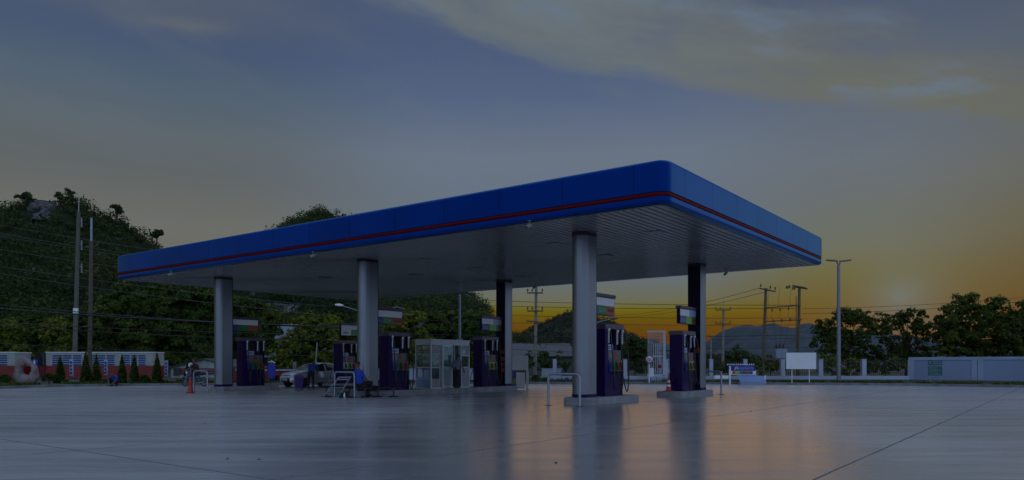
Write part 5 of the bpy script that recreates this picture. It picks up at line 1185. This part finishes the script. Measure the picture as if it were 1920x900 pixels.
# ------------------------------------------------------------------ planting: cones, balls, small leafy plants
rng = np.random.default_rng(7)
fol_cone = foliage('leaf_conifer', (.018, .034, .006), (.040, .068, .011), (.08, .11, .018), 2.0); fol_lime = foliage('leaf_lime', (.05, .075, .008), (.10, .14, .012), (.20, .22, .02), 3.0)
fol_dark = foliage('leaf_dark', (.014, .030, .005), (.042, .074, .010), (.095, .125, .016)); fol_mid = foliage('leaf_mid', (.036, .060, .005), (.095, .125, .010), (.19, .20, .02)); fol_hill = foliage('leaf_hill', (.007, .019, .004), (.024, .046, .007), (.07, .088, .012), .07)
fol_back = foliage('leaf_backlit', (.018, .032, .005), (.048, .070, .009), (.10, .125, .014), .5); bark = M('bark', (.05, .036, .024), .9, var=.3, scale=3, stretch=(3, 3, .5), bump=.6, bscale=9)
def tree_trunk(t, h, r, limbs):
    m = MB(); m.tube([(0, 0, -.1), (.03 * h * .2, 0, h * .35), (0, .02, h * .7), (.05, 0, h)], [r * 1.25, r, r * .75, r * .45], 8)
    for p in limbs:
        p = Vector(p); b = Vector((0, 0, h * .62)); m.tube([b, b.lerp(p, .5) + Vector((0, 0, .08 * (p - b).length)), p], [r * .5, r * .3, r * .12], 6)
    m.build('trunk', bark, t)
def shrub_cone(px, Y, y0, y1, w, label):
    h = zz(y0, Y) - .10; t = empty('conical_shrub', (at(px, Y), Y, .12), rng.uniform(0, 6), label, 'shrub', 'clipped conical shrubs along the kerb'); n = 1500; r0 = w * Y / F
    z = h * (1 - np.sqrt(rng.random(n))) * .98 + .03; th = rng.uniform(0, 2 * math.pi, n); rr_ = r0 * (np.clip(1.02 - (z / h) ** 1.25, .06, 1)) * rng.uniform(.7, 1.1, n) * (1 + .12 * np.sin(5 * z + 3 * th))
    V, Fq = leaves(np.stack([rr_ * np.cos(th), rr_ * np.sin(th), z], 1), .07, rng); mesh_np('foliage', V, Fq, fol_cone, t)
    m = MB(); m.tube([(0, 0, -.05), (0, 0, h * .8)], [.05, .02], 6); m.build('stem', bark, t)
for a in ((112.5, 48.8, 667, 0, 9, 'conical shrub right of the round shrub beside the standing stone'), (161, 48.8, 658, 0, 10, 'tallest conical shrub, standing in front of the brown utility pole'), (181, 48.9, 664, 0, 8, 'slim conical shrub just right of the brown utility pole'), (229, 49.0, 664, 0, 8, 'conical shrub right behind the squatting person'),
          (252, 49.0, 665, 0, 8, 'conical shrub left of the round shrub before the coach\'s right end'), (294.5, 49.2, 662, 0, 9, 'conical shrub at the right end of the coach'), (356, 49.8, 662, 0, 11, 'broad conical shrub behind the motorbike rider')): shrub_cone(*a)
def shrub_ball(px, Y, w, label, mt=None, hs=1.0):
    t = empty('round_shrub', (at(px, Y), Y, .1), 0, label, 'shrub', 'round clipped shrubs along the kerb'); r = w * Y / F; d = rng.normal(size=(900, 3)); d /= np.linalg.norm(d, axis=1)[:, None]; d[:, 2] = np.abs(d[:, 2]) * 1.25 - .25
    V, Fq = leaves(d * r * rng.uniform(.78, 1.04, 900)[:, None] * [1, 1, hs] + [0, 0, r * .35 * hs + r * .3], .06, rng); mesh_np('foliage', V, Fq, mt or fol_cone, t)
    m = MB(); m.tube([(0, 0, -.05), (0, 0, r)], .04, 6); m.build('stem', bark, t)
for a in ((10, 47, 11, 'round shrub at the far left edge, left of the standing stone'), (92, 48.2, 12, 'round shrub between the standing stone and the first conical shrub'), (271, 48.8, 10, 'round shrub between two conical shrubs before the coach\'s right end'), (521, 51.5, 8, 'round shrub in front of the white car\'s nose'), (1004, 53.4, 8, 'round green shrub at the foot of the power pole')): shrub_ball(*a)
def tuft(px, Y, w, h, label, n=60):
    t = MB(); 
    for k in range(n):
        a = random.random() * 6.28; l = h * random.uniform(.6, 1.1); sp = w * random.uniform(.3, 1.0); c, s = math.cos(a), math.sin(a); b = .022
        p1 = Vector((c * sp * .45, s * sp * .45, l * .75)); p2 = Vector((c * sp, s * sp, l * random.uniform(.55, 1.0))); q = Vector((-s * b, c * b, 0))
        t.add([Vector((-q.x, -q.y, 0)), Vector((q.x, q.y, 0)), p1 + q, p1 - q, p2], [(0, 1, 2, 3), (3, 2, 4)])
    o = t.build('leafy_plant', fol_lime, fixn=False); o.location = (at(px, Y), Y, .1); tag(o, label, 'plant', 'yellow green plants along the kerb')
random.seed(3)
for px, Y, w, h, lb in ((24, 46.6, .55, .28, 'at the left foot of the standing stone'), (125, 48.4, .42, .35, 'between the first conical shrub and the banner'), (198, 48.5, .62, .50, 'immediately left of the squatting person'), (243, 48.6, .4, .32, 'between the second pair of conical shrubs'), (285, 48.8, .42, .34, 'left of the conical shrub at the coach\'s end'), (310, 48.9, .45, .34, 'under the banner left of the shed'), (336, 49.0, .6, .45, 'in front of the shed, left of the motorbike'), (388, 49.3, .5, .38, 'between the motorbike and the leftmost column'), (508, 50.9, .4, .42, 'at the foot of the blue standee'), (1024, 52.9, .5, .45, 'between the power pole and the near guard rail')):
    tuft(px, Y, w, h, 'yellow green spiky plant %s' % lb)
# ground cover along the kerb: nobody could count it
C = []
for (x0, y0), (x1, y1) in zip(KP[1:-2], KP[2:-1]):
    L = math.hypot(x1 - x0, y1 - y0); n = int(L * 260); u = rng.random(n); d = rng.uniform(.3, 3.0, n); nx, ny = -(y1 - y0) / L, (x1 - x0) / L
    X_ = x0 + (x1 - x0) * u + nx * d; Y_ = y0 + (y1 - y0) * u + ny * d; k = noise
    keep = np.array([noise.noise(Vector((a * .5, b * .5, 0))) > -.15 for a, b in zip(X_, Y_)]); C.append(np.stack([X_, Y_, .15 + rng.random(n) * np.where((X_ > 1) & (X_ < 12), .28, .10)], 1)[keep])
V, Fq = leaves(np.concatenate(C), .075, rng, .6); o = mesh_np('ground_cover', V, Fq, foliage('leaf_cover', (.03, .05, .008), (.06, .085, .012), (.13, .14, .02), .9)); tag(o, 'low yellow green ground cover growing along the kerb', 'ground cover', kind='stuff')

# ------------------------------------------------------------------ trees (crown blobs in photo pixels at the tree's own distance)
def tree(name, label, px, Y, blobs, leaf, dens, mat, group, seed, clump=.55, fill=.35, trunk=.16, depth=.8):
    g = np.random.default_rng(seed); t = empty(name, (at(px, Y), Y, -.03), 0, label, 'tree', group); bl = []
    for bx, by, rx, ry in blobs: bl.append(((at(bx, Y) - at(px, Y), g.uniform(-.35, .35) * rx * Y / F, zz(by, Y) + .03), (rx * Y / F, (rx + ry) / 2 * depth * Y / F, ry * Y / F)))
    C, N = clump_points(bl, dens, g, clump, fill); ok_ = C[:, 2] > .05; V, Fq = leaves(C[ok_], leaf, g, .3, N[ok_]); mesh_np('crown', V, Fq, mat, t)
    top = max(b[0][2] for b in bl); tree_trunk(t, max(1.2, top * .75), trunk, [b[0] for b in bl]); return t
GR = 'trees behind the station'
tree('broad_tree', 'huge dark broad tree behind the leftmost column, left of the motorbike shed', 290, 92, [(215, 600, 34, 40), (255, 565, 36, 36), (300, 560, 45, 32), (350, 565, 40, 34), (390, 575, 30, 30), (240, 630, 45, 40), (300, 620, 60, 50), (365, 620, 50, 45), (200, 650, 30, 30), (260, 665, 40, 22), (330, 665, 40, 20)], .25, 110, fol_dark, GR, 11, 1.05, .4, .36)
tree('broad_tree', 'dark tree right of the leftmost column, behind the white blue green red board', 465, 94, [(455, 590, 30, 30), (485, 605, 38, 32), (440, 620, 30, 34), (500, 640, 24, 30), (465, 655, 40, 34), (445, 580, 22, 22)], .25, 110, fol_dark, GR, 12, 1.0, .4, .3)
tree('broad_tree', 'rounded bright green tree behind the white car', 595, 72, [(600, 612, 34, 24), (572, 625, 34, 28), (630, 618, 34, 26), (555, 650, 28, 28), (600, 650, 50, 36), (648, 645, 28, 34), (530, 672, 20, 18), (585, 675, 50, 18), (675, 640, 30, 40)], .18, 110, fol_mid, GR, 13, .65, .35, .22)
tree('broad_tree', 'bright green tree between the middle column and the kiosk', 755, 72, [(772, 605, 26, 22), (745, 625, 26, 24), (770, 635, 32, 30), (735, 650, 26, 28), (765, 665, 30, 22), (715, 640, 20, 34)], .18, 110, fol_mid, GR, 14, .6, .35, .2)
tree('broad_tree', 'large rounded green tree behind the kiosk', 845, 76, [(835, 598, 36, 24), (875, 605, 34, 28), (810, 610, 26, 26), (900, 632, 24, 28), (845, 635, 50, 36), (890, 655, 34, 30), (815, 655, 34, 28)], .19, 100, fol_dark, GR, 15, .7, .4, .26)
for i, (px, Y, top, w, mt, lb) in enumerate(((18, 84, 602, 34, fol_mid, 'yellowish tree at the far left edge behind the left coach'), (62, 92, 590, 36, fol_dark, 'dark tree behind the gap between the two coaches'), (110, 90, 596, 34, fol_mid, 'green tree left of the transmission pole'), (160, 96, 585, 40, fol_dark, 'dark tree just behind the transmission pole'), (-40, 90, 585, 45, fol_dark, 'dark tree cut by the left edge of the picture'))):
    g = random.Random(i); bl = [(px + g.uniform(-.4, .4) * w, top + w * .6 + g.uniform(0, 50), w * g.uniform(.5, .7), w * g.uniform(.45, .62)) for _ in range(8)] + [(px, top + w * .45, w * .5, w * .45), (px, 665, w * .9, 24)]
    tree('roadside_tree', lb, px, Y, bl, .23, 60, mt, 'roadside trees at the left', 30 + i, .8, .35, .18)
RG = 'trees beyond the right-hand fence'
tree('sparse_tree', 'open-crowned tree behind the double-headed lamp post', 1590, 66, [(1560, 615, 26, 24), (1585, 598, 24, 18), (1610, 595, 26, 16), (1640, 610, 22, 20), (1545, 645, 18, 20), (1580, 640, 30, 22), (1620, 640, 32, 20), (1575, 668, 34, 18), (1630, 672, 36, 18), (1535, 625, 10, 12)], .125, 165, fol_back, RG, 21, .42, .3, .15)
tree('sparse_tree', 'open-crowned tree in front of the sunset glow, between two fuller trees', 1700, 67, [(1680, 598, 22, 14), (1700, 590, 16, 10), (1725, 607, 18, 14), (1665, 620, 20, 18), (1708, 622, 22, 14), (1740, 625, 12, 16), (1680, 650, 26, 18), (1715, 655, 26, 20), (1690, 675, 40, 14), (1728, 590, 6, 5), (1738, 670, 18, 16)], .125, 150, fol_back, RG, 22, .40, .28, .14)
tree('full_tree', 'largest tree at the right, standing behind the solid white wall', 1815, 62, [(1800, 580, 24, 24), (1825, 572, 18, 18), (1850, 585, 24, 24), (1780, 600, 20, 22), (1870, 575, 14, 14), (1800, 620, 40, 32), (1850, 625, 44, 36), (1890, 605, 24, 22), (1780, 645, 28, 28), (1830, 655, 54, 26), (1890, 650, 34, 34)], .13, 200, fol_back, RG, 23, .48, .35, .2)
tree('full_tree', 'leafy tree cut by the right edge of the picture', 1925, 62, [(1910, 592, 22, 18), (1940, 585, 28, 28), (1915, 625, 30, 30), (1950, 630, 40, 40), (1920, 660, 34, 22)], .13, 200, fol_back, RG, 24, .48, .35, .18)
SG = 'bushes beyond the fence'
for i, (px, Y, bl, mt, lb) in enumerate(((1385, 100, [(1385, 664, 16, 16), (1368, 672, 16, 12), (1405, 675, 14, 10), (1385, 680, 34, 10)], fol_dark, 'rounded dark bush behind the blue promotion stand'), (1445, 66, [(1440, 684, 22, 14), (1465, 688, 20, 14), (1420, 690, 18, 12)], fol_mid, 'green bush behind the fence under the transformer'), (1560, 58, [(1545, 685, 14, 16), (1570, 690, 20, 14), (1600, 690, 20, 14)], fol_mid, 'green bush behind the fence at the double-headed lamp post'), (1660, 58, [(1640, 692, 22, 14), (1680, 690, 22, 14)], fol_back, 'dark bush behind the pickets left of the solid wall'), (1190, 74, [(1180, 650, 18, 18), (1205, 655, 22, 20), (1170, 680, 22, 22), (1210, 685, 24, 20), (1190, 668, 26, 22)], fol_dark, 'dense dark bush between the near pump and the white gate'), (985, 64, [(975, 690, 16, 20), (992, 680, 12, 16), (968, 675, 10, 12)], fol_dark, 'dark bush left of the power pole with coiled cables'), (1025, 66, [(1018, 680, 14, 18), (1030, 690, 18, 14), (1045, 672, 9, 14)], fol_dark, 'dark bush right of the power pole with coiled cables'), (1340, 66, [(1335, 690, 14, 12), (1355, 692, 12, 10), (1372, 694, 12, 9)], fol_dark, 'low dark bush behind the fence right of the rear column'))):
    tree('bush', lb, px, Y, bl, .15, 75, mt, SG, 50 + i, .42, .4, .06)
bp_ = empty('banana_plant', (at(1060, 58), 58, 0), 0, 'banana plant with long drooping leaves left of the nearest silver column', 'plant')
m = MB(); m.tube([(0, 0, 0), (.03, 0, .9)], [.10, .06], 8); m.build('stem', bark, bp_)
for k in range(8):
    a = k * .83 + .3; c, s = math.cos(a), math.sin(a); m = MB(); rows = []
    for i in range(7): u = i / 6; r_ = 1.1 * u; z = .8 + 1.2 * math.sin(u * 2.0) * .8 - .25 * u * u; w_ = .16 * math.sin(math.pi * min(1, u * .92 + .06)); rows.append([(c * r_ - s * w_, s * r_ + c * w_, z - .05), (c * r_, s * r_, z), (c * r_ + s * w_, s * r_ - c * w_, z - .05)])
    m.grid(rows); m.build('leaf', foliage('leaf_banana', (.02, .04, .01), (.035, .065, .012), (.06, .09, .015)), bp_, fixn=False)

# ------------------------------------------------------------------ hills (ridge outline at its own distance)
def interp(pts, x): return float(np.interp(x, [p[0] for p in pts], [p[1] for p in pts]))
def hill(name, ridge, Yr, Yf, Yb, nx, ny, amp, mat, seed, pad=0):
    x0, x1 = ridge[0][0], ridge[-1][0]; rows = []; H = np.zeros((ny, nx)); XX = np.linspace(at(x0, Yr), at(x1, Yr), nx); YY = np.concatenate([np.linspace(Yf, Yr, ny - ny // 3), np.linspace(Yr, Yb, ny // 3 + 1)[1:]])
    for j, Y in enumerate(YY):
        row = []
        for i, X_ in enumerate(XX):
            zr = zz(interp(ridge, X_ / Yr * F + CX) + pad, Yr)
            f_ = ((Y - Yf) / (Yr - Yf)) ** 0.95 if Y <= Yr else 1 - ((Y - Yr) / (Yb - Yr)) ** 1.5
            p = Vector((X_, Y, seed)); nse = noise.fractal(p / (amp * 7), 1.0, 2.0, 5) * amp * min(1, f_ * 2 + .15) * (.25 if abs(Y - Yr) < 1 else 1)
            row.append((X_ * (Y / Yr) ** .35, Y, max(-.5, zr * max(f_, 0) + nse * (zr > 2)) - .3))
        rows.append(row)
    m = MB(); m.grid(rows); o = m.build(name, mat, fixn=False); tag(o, kind='structure'); return np.array(rows)
def rock_mat(name, g1, g2, rk, lo, hi):
    m = bpy.data.materials.new(name); m.use_nodes = True; nt = m.node_tree; b = nt.nodes['Principled BSDF']; tc = node(nt, 'ShaderNodeTexCoord'); n = node(nt, 'ShaderNodeTexNoise'); n.inputs['Scale'].default_value = .05; n.inputs['Detail'].default_value = 8; n.inputs['Roughness'].default_value = .65; nt.links.new(tc.outputs['Object'], n.inputs['Vector'])
    n2 = node(nt, 'ShaderNodeTexNoise'); n2.inputs['Scale'].default_value = .5; n2.inputs['Detail'].default_value = 6; nt.links.new(tc.outputs['Object'], n2.inputs['Vector'])
    c_ = mixc(nt, sstep(nt, n2.outputs[0], .35, .65), g1, g2); rc = mixc(nt, sstep(nt, n2.outputs[0], .4, .62), tuple(v * .45 for v in rk), rk); setin(nt, b.inputs['Base Color'], mixc(nt, sstep(nt, n.outputs[0], lo, hi), c_, rc)); b.inputs['Roughness'].default_value = .95; b.inputs['Specular IOR Level'].default_value = .1; return m
hm = rock_mat('hill_ground', (.012, .018, .007), (.025, .035, .012), (.20, .20, .21), .55, .62); hm2 = rock_mat('hill_scrub', (.02, .028, .012), (.04, .05, .02), (.09, .085, .08), .58, .7)
R1 = [(-420, 560), (-200, 470), (-60, 425), (0, 408), (30, 388), (50, 378), (75, 374), (105, 378), (140, 372), (165, 388), (200, 408), (240, 422), (270, 446), (300, 470), (340, 505), (390, 545), (440, 575), (520, 610), (640, 650), (760, 675)]
R2 = [(380, 660), (430, 560), (470, 560), (530, 520), (543, 460), (550, 412), (560, 396), (580, 390), (600, 388), (625, 394), (640, 399), (665, 408), (700, 430), (750, 462), (800, 495), (850, 522), (880, 538), (897, 551), (905, 566), (915, 585), (927, 598), (945, 622), (985, 648), (1020, 665), (1060, 682)]
R3 = [(860, 690), (930, 655), (985, 626), (1010, 608), (1035, 594), (1060, 586), (1085, 582), (1110, 590), (1135, 606), (1165, 630), (1200, 650), (1260, 668), (1340, 684)]
R4 = [(1180, 690), (1280, 680), (1318, 652), (1332, 636), (1352, 622), (1375, 613), (1400, 608), (1420, 612), (1440, 606), (1452, 605), (1463, 611), (1475, 614), (1490, 614), (1503, 607), (1518, 605), (1532, 611), (1570, 618), (1620, 622), (1690, 628), (1740, 636), (1790, 646), (1860, 655), (1960, 668), (2080, 684)]
G1 = hill('hill', R1, 230, 100, 380, 90, 46, 4.0, hm, 1.0, 7); G2 = hill('hill', R2, 330, 150, 520, 90, 48, 4.5, hm, 9.0, 10); G3 = hill('hill', R3, 620, 300, 900, 60, 36, 4.0, hm2, 17.0, 4); hill('mountain', R4, 1200, 800, 1340, 150, 30, 9.0, M('mountain', (.035, .050, .060), .95, var=.35, scale=.03), 23.0)  # mountain base colour tinted bluish, carrying part of the haze
def forest(name, G, n, size, leafs, leaf, seed, label, mat, skip=None, ridge=0):
    g = np.random.default_rng(seed); ny, nx, _ = G.shape; jr = ny - ny // 3; C = []
    j = g.random(n) * (jr + 2); i = g.random(n) * (nx - 1.01); j = np.clip(j, 0, ny - 2)
    if ridge: j[:ridge] = jr - 1 + g.uniform(-1.2, .6, ridge)
    j0, i0 = j.astype(int), i.astype(int); fj, fi = (j - j0)[:, None], (i - i0)[:, None]
    Pp = G[j0, i0] * (1 - fj) * (1 - fi) + G[j0 + 1, i0] * fj * (1 - fi) + G[j0, i0 + 1] * (1 - fj) * fi + G[j0 + 1, i0 + 1] * fj * fi
    px = Pp[:, 0] / Pp[:, 1] * F + CX; py = HY - (Pp[:, 2] - EYE) / Pp[:, 1] * F; keep = Pp[:, 2] > 1.0
    if skip: 
        for sx0, sx1, sy0, sy1, pr in skip: keep &= ~((px > sx0) & (px < sx1) & (py > sy0) & (py < sy1) & (g.random(n) < pr))
    Pp = Pp[keep]; k = len(Pp); s = size * g.uniform(.55, 1.35, k); s[:int(keep[:ridge].sum())] *= .42; d = g.normal(size=(k, leafs, 3)); d /= np.linalg.norm(d, axis=2)[:, :, None]; d[:, :, 2] = np.abs(d[:, :, 2]) * .95 - .2
    cc = Pp[:, None, :] + d * (s[:, None, None] * g.uniform(.65, 1.08, (k, leafs))[:, :, None]) + np.stack([np.zeros(k), np.zeros(k), s * .35], 1)[:, None, :]
    V, Fq = leaves(cc.reshape(-1, 3), leaf, g, .5, (d + np.array([0, -.1, .2])).reshape(-1, 3), .45); o = mesh_np(name, V, Fq, mat); tag(o, label, 'forest', kind='stuff')
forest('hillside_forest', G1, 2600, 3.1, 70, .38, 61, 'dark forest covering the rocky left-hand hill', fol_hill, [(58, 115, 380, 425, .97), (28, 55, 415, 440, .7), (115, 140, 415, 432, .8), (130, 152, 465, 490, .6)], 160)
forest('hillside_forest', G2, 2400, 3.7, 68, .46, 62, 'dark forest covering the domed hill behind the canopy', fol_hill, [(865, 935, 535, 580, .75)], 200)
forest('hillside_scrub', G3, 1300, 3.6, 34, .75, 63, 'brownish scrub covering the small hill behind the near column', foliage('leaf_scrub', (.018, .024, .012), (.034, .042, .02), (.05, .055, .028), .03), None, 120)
for px, py, Y, r, lb in ((46, 374, 226, 20, 'spreading tree on the left shoulder of the left-hand hill\'s top'), (122, 368, 228, 18, 'rounded tree on the very top of the left-hand hill'), (217, 392, 226, 11, 'thin open tree standing above the ridge right of the transmission pole'), (293, 440, 224, 10, 'thin open tree low on the ridge just left of the canopy\'s end'), (18, 405, 222, 13, 'small tree on the ridge at the far left edge')):
    zb = zz(py + r * 1.6, Y); t = empty('ridge_tree', (at(px, Y), Y, zb), 0, lb, 'tree', 'trees on the hill ridge'); k = Y / F; g = np.random.default_rng(int(px)); bl = [((g.uniform(-.7, .7) * r * k, 0, (r * 1.6 + g.uniform(-.55, .5) * r) * k), (r * k * .38, r * k * .38, r * k * .26)) for _ in range(6)]
    Cq, Nq = clump_points(bl, 16, g, 1.0, .3); V, Fq = leaves(Cq, .42, g, .3, Nq); mesh_np('crown', V, Fq, fol_hill, t); m = MB(); hh = r * 1.6 * k
    m.tube([(0, 0, -2.5), (.2, 0, hh * .5), (0, 0, hh)], [.3, .2, .1], 6)
    for b in bl: m.tube([(0.1, 0, hh * .5), b[0]], [.14, .06], 5)
    m.build('trunk', bark, t)

# bare limestone faces on the left hill
def cliff(px0, px1, py0, py1, Yc, seed):
    m = MB(); rows = []; nx, ny = 26, 20
    for j in range(ny + 1):
        row = []
        for i in range(nx + 1):
            u, v = i / nx, j / ny; edge = min(u, 1 - u, v, 1 - v) * 4
            px = px0 + (px1 - px0) * u + 5 * noise.noise(Vector((v * 3, seed, 0))); py = py0 + (py1 - py0) * v + 5 * noise.noise(Vector((u * 3, seed, 4))); Y = Yc - (py - py0) * .35 + max(0, 1 - edge) * 9
            p = Vector((at(px, Y), Y, zz(py, Y))); q = p * .22; q.z *= .5; p.y += noise.fractal(q + Vector((seed, 0, 0)), .9, 2.1, 5) * 3.2 - 1.0; row.append(p)
        rows.append(row)
    m.grid(rows, smooth=False); tag(m.build('cliff', rock_mat('limestone', (.06, .06, .062), (.13, .128, .128), (.022, .03, .012), .47, .56), fixn=False), kind='structure')
cliff(62, 112, 378, 424, 222, 3.0); cliff(34, 56, 412, 442, 214, 8.0); cliff(118, 138, 416, 432, 214, 12.0)

# small debris on the concrete
rd = random.Random(4)
for i, (px, py, lb) in enumerate(((1043, 868, 'small dark pebble in the foreground, right of the picture\'s middle'), (486, 862, 'small dark pebble in the left foreground'), (427, 861, 'tiny dark pebble left of a similar one in the left foreground'), (384, 795, 'small dark leaf on the concrete below the leftmost pump'), (1408, 772, 'small dark leaf on the bare concrete at the right'), (1118, 791, 'small dark leaf below the nearest pump island'))):
    p = gp(px, py); m = MB(); n = 7; pts = [(.028 * math.cos(k * .9) * rd.uniform(.6, 1.2), .018 * math.sin(k * .9) * rd.uniform(.6, 1.2)) for k in range(n)]
    m.add([(x, y, .003) for x, y in pts] + [(0, 0, .018)], [(k, (k + 1) % n, n) for k in range(n)]); o = m.build('pebble', M('pebble', (.015, .013, .012), .9)); o.location = p; tag(o, lb, 'pebble')

# ------------------------------------------------------------------ air
m = MB(); m.box(-1480, 1480, -320, 1470, -1.1, 160); hz = bpy.data.materials.new('haze'); hz.use_nodes = True; nt = hz.node_tree; nt.nodes.clear(); o_ = node(nt, 'ShaderNodeOutputMaterial'); v_ = node(nt, 'ShaderNodeVolumePrincipled')
v_.inputs['Color'].default_value = (.62, .74, .95, 1); v_.inputs['Density'].default_value = .000015; v_.inputs['Anisotropy'].default_value = 0.0; nt.links.new(v_.outputs[0], o_.inputs['Volume'])
tag(m.build('haze', hz), 'thin pale evening haze lying over the whole place', 'haze', kind='stuff')
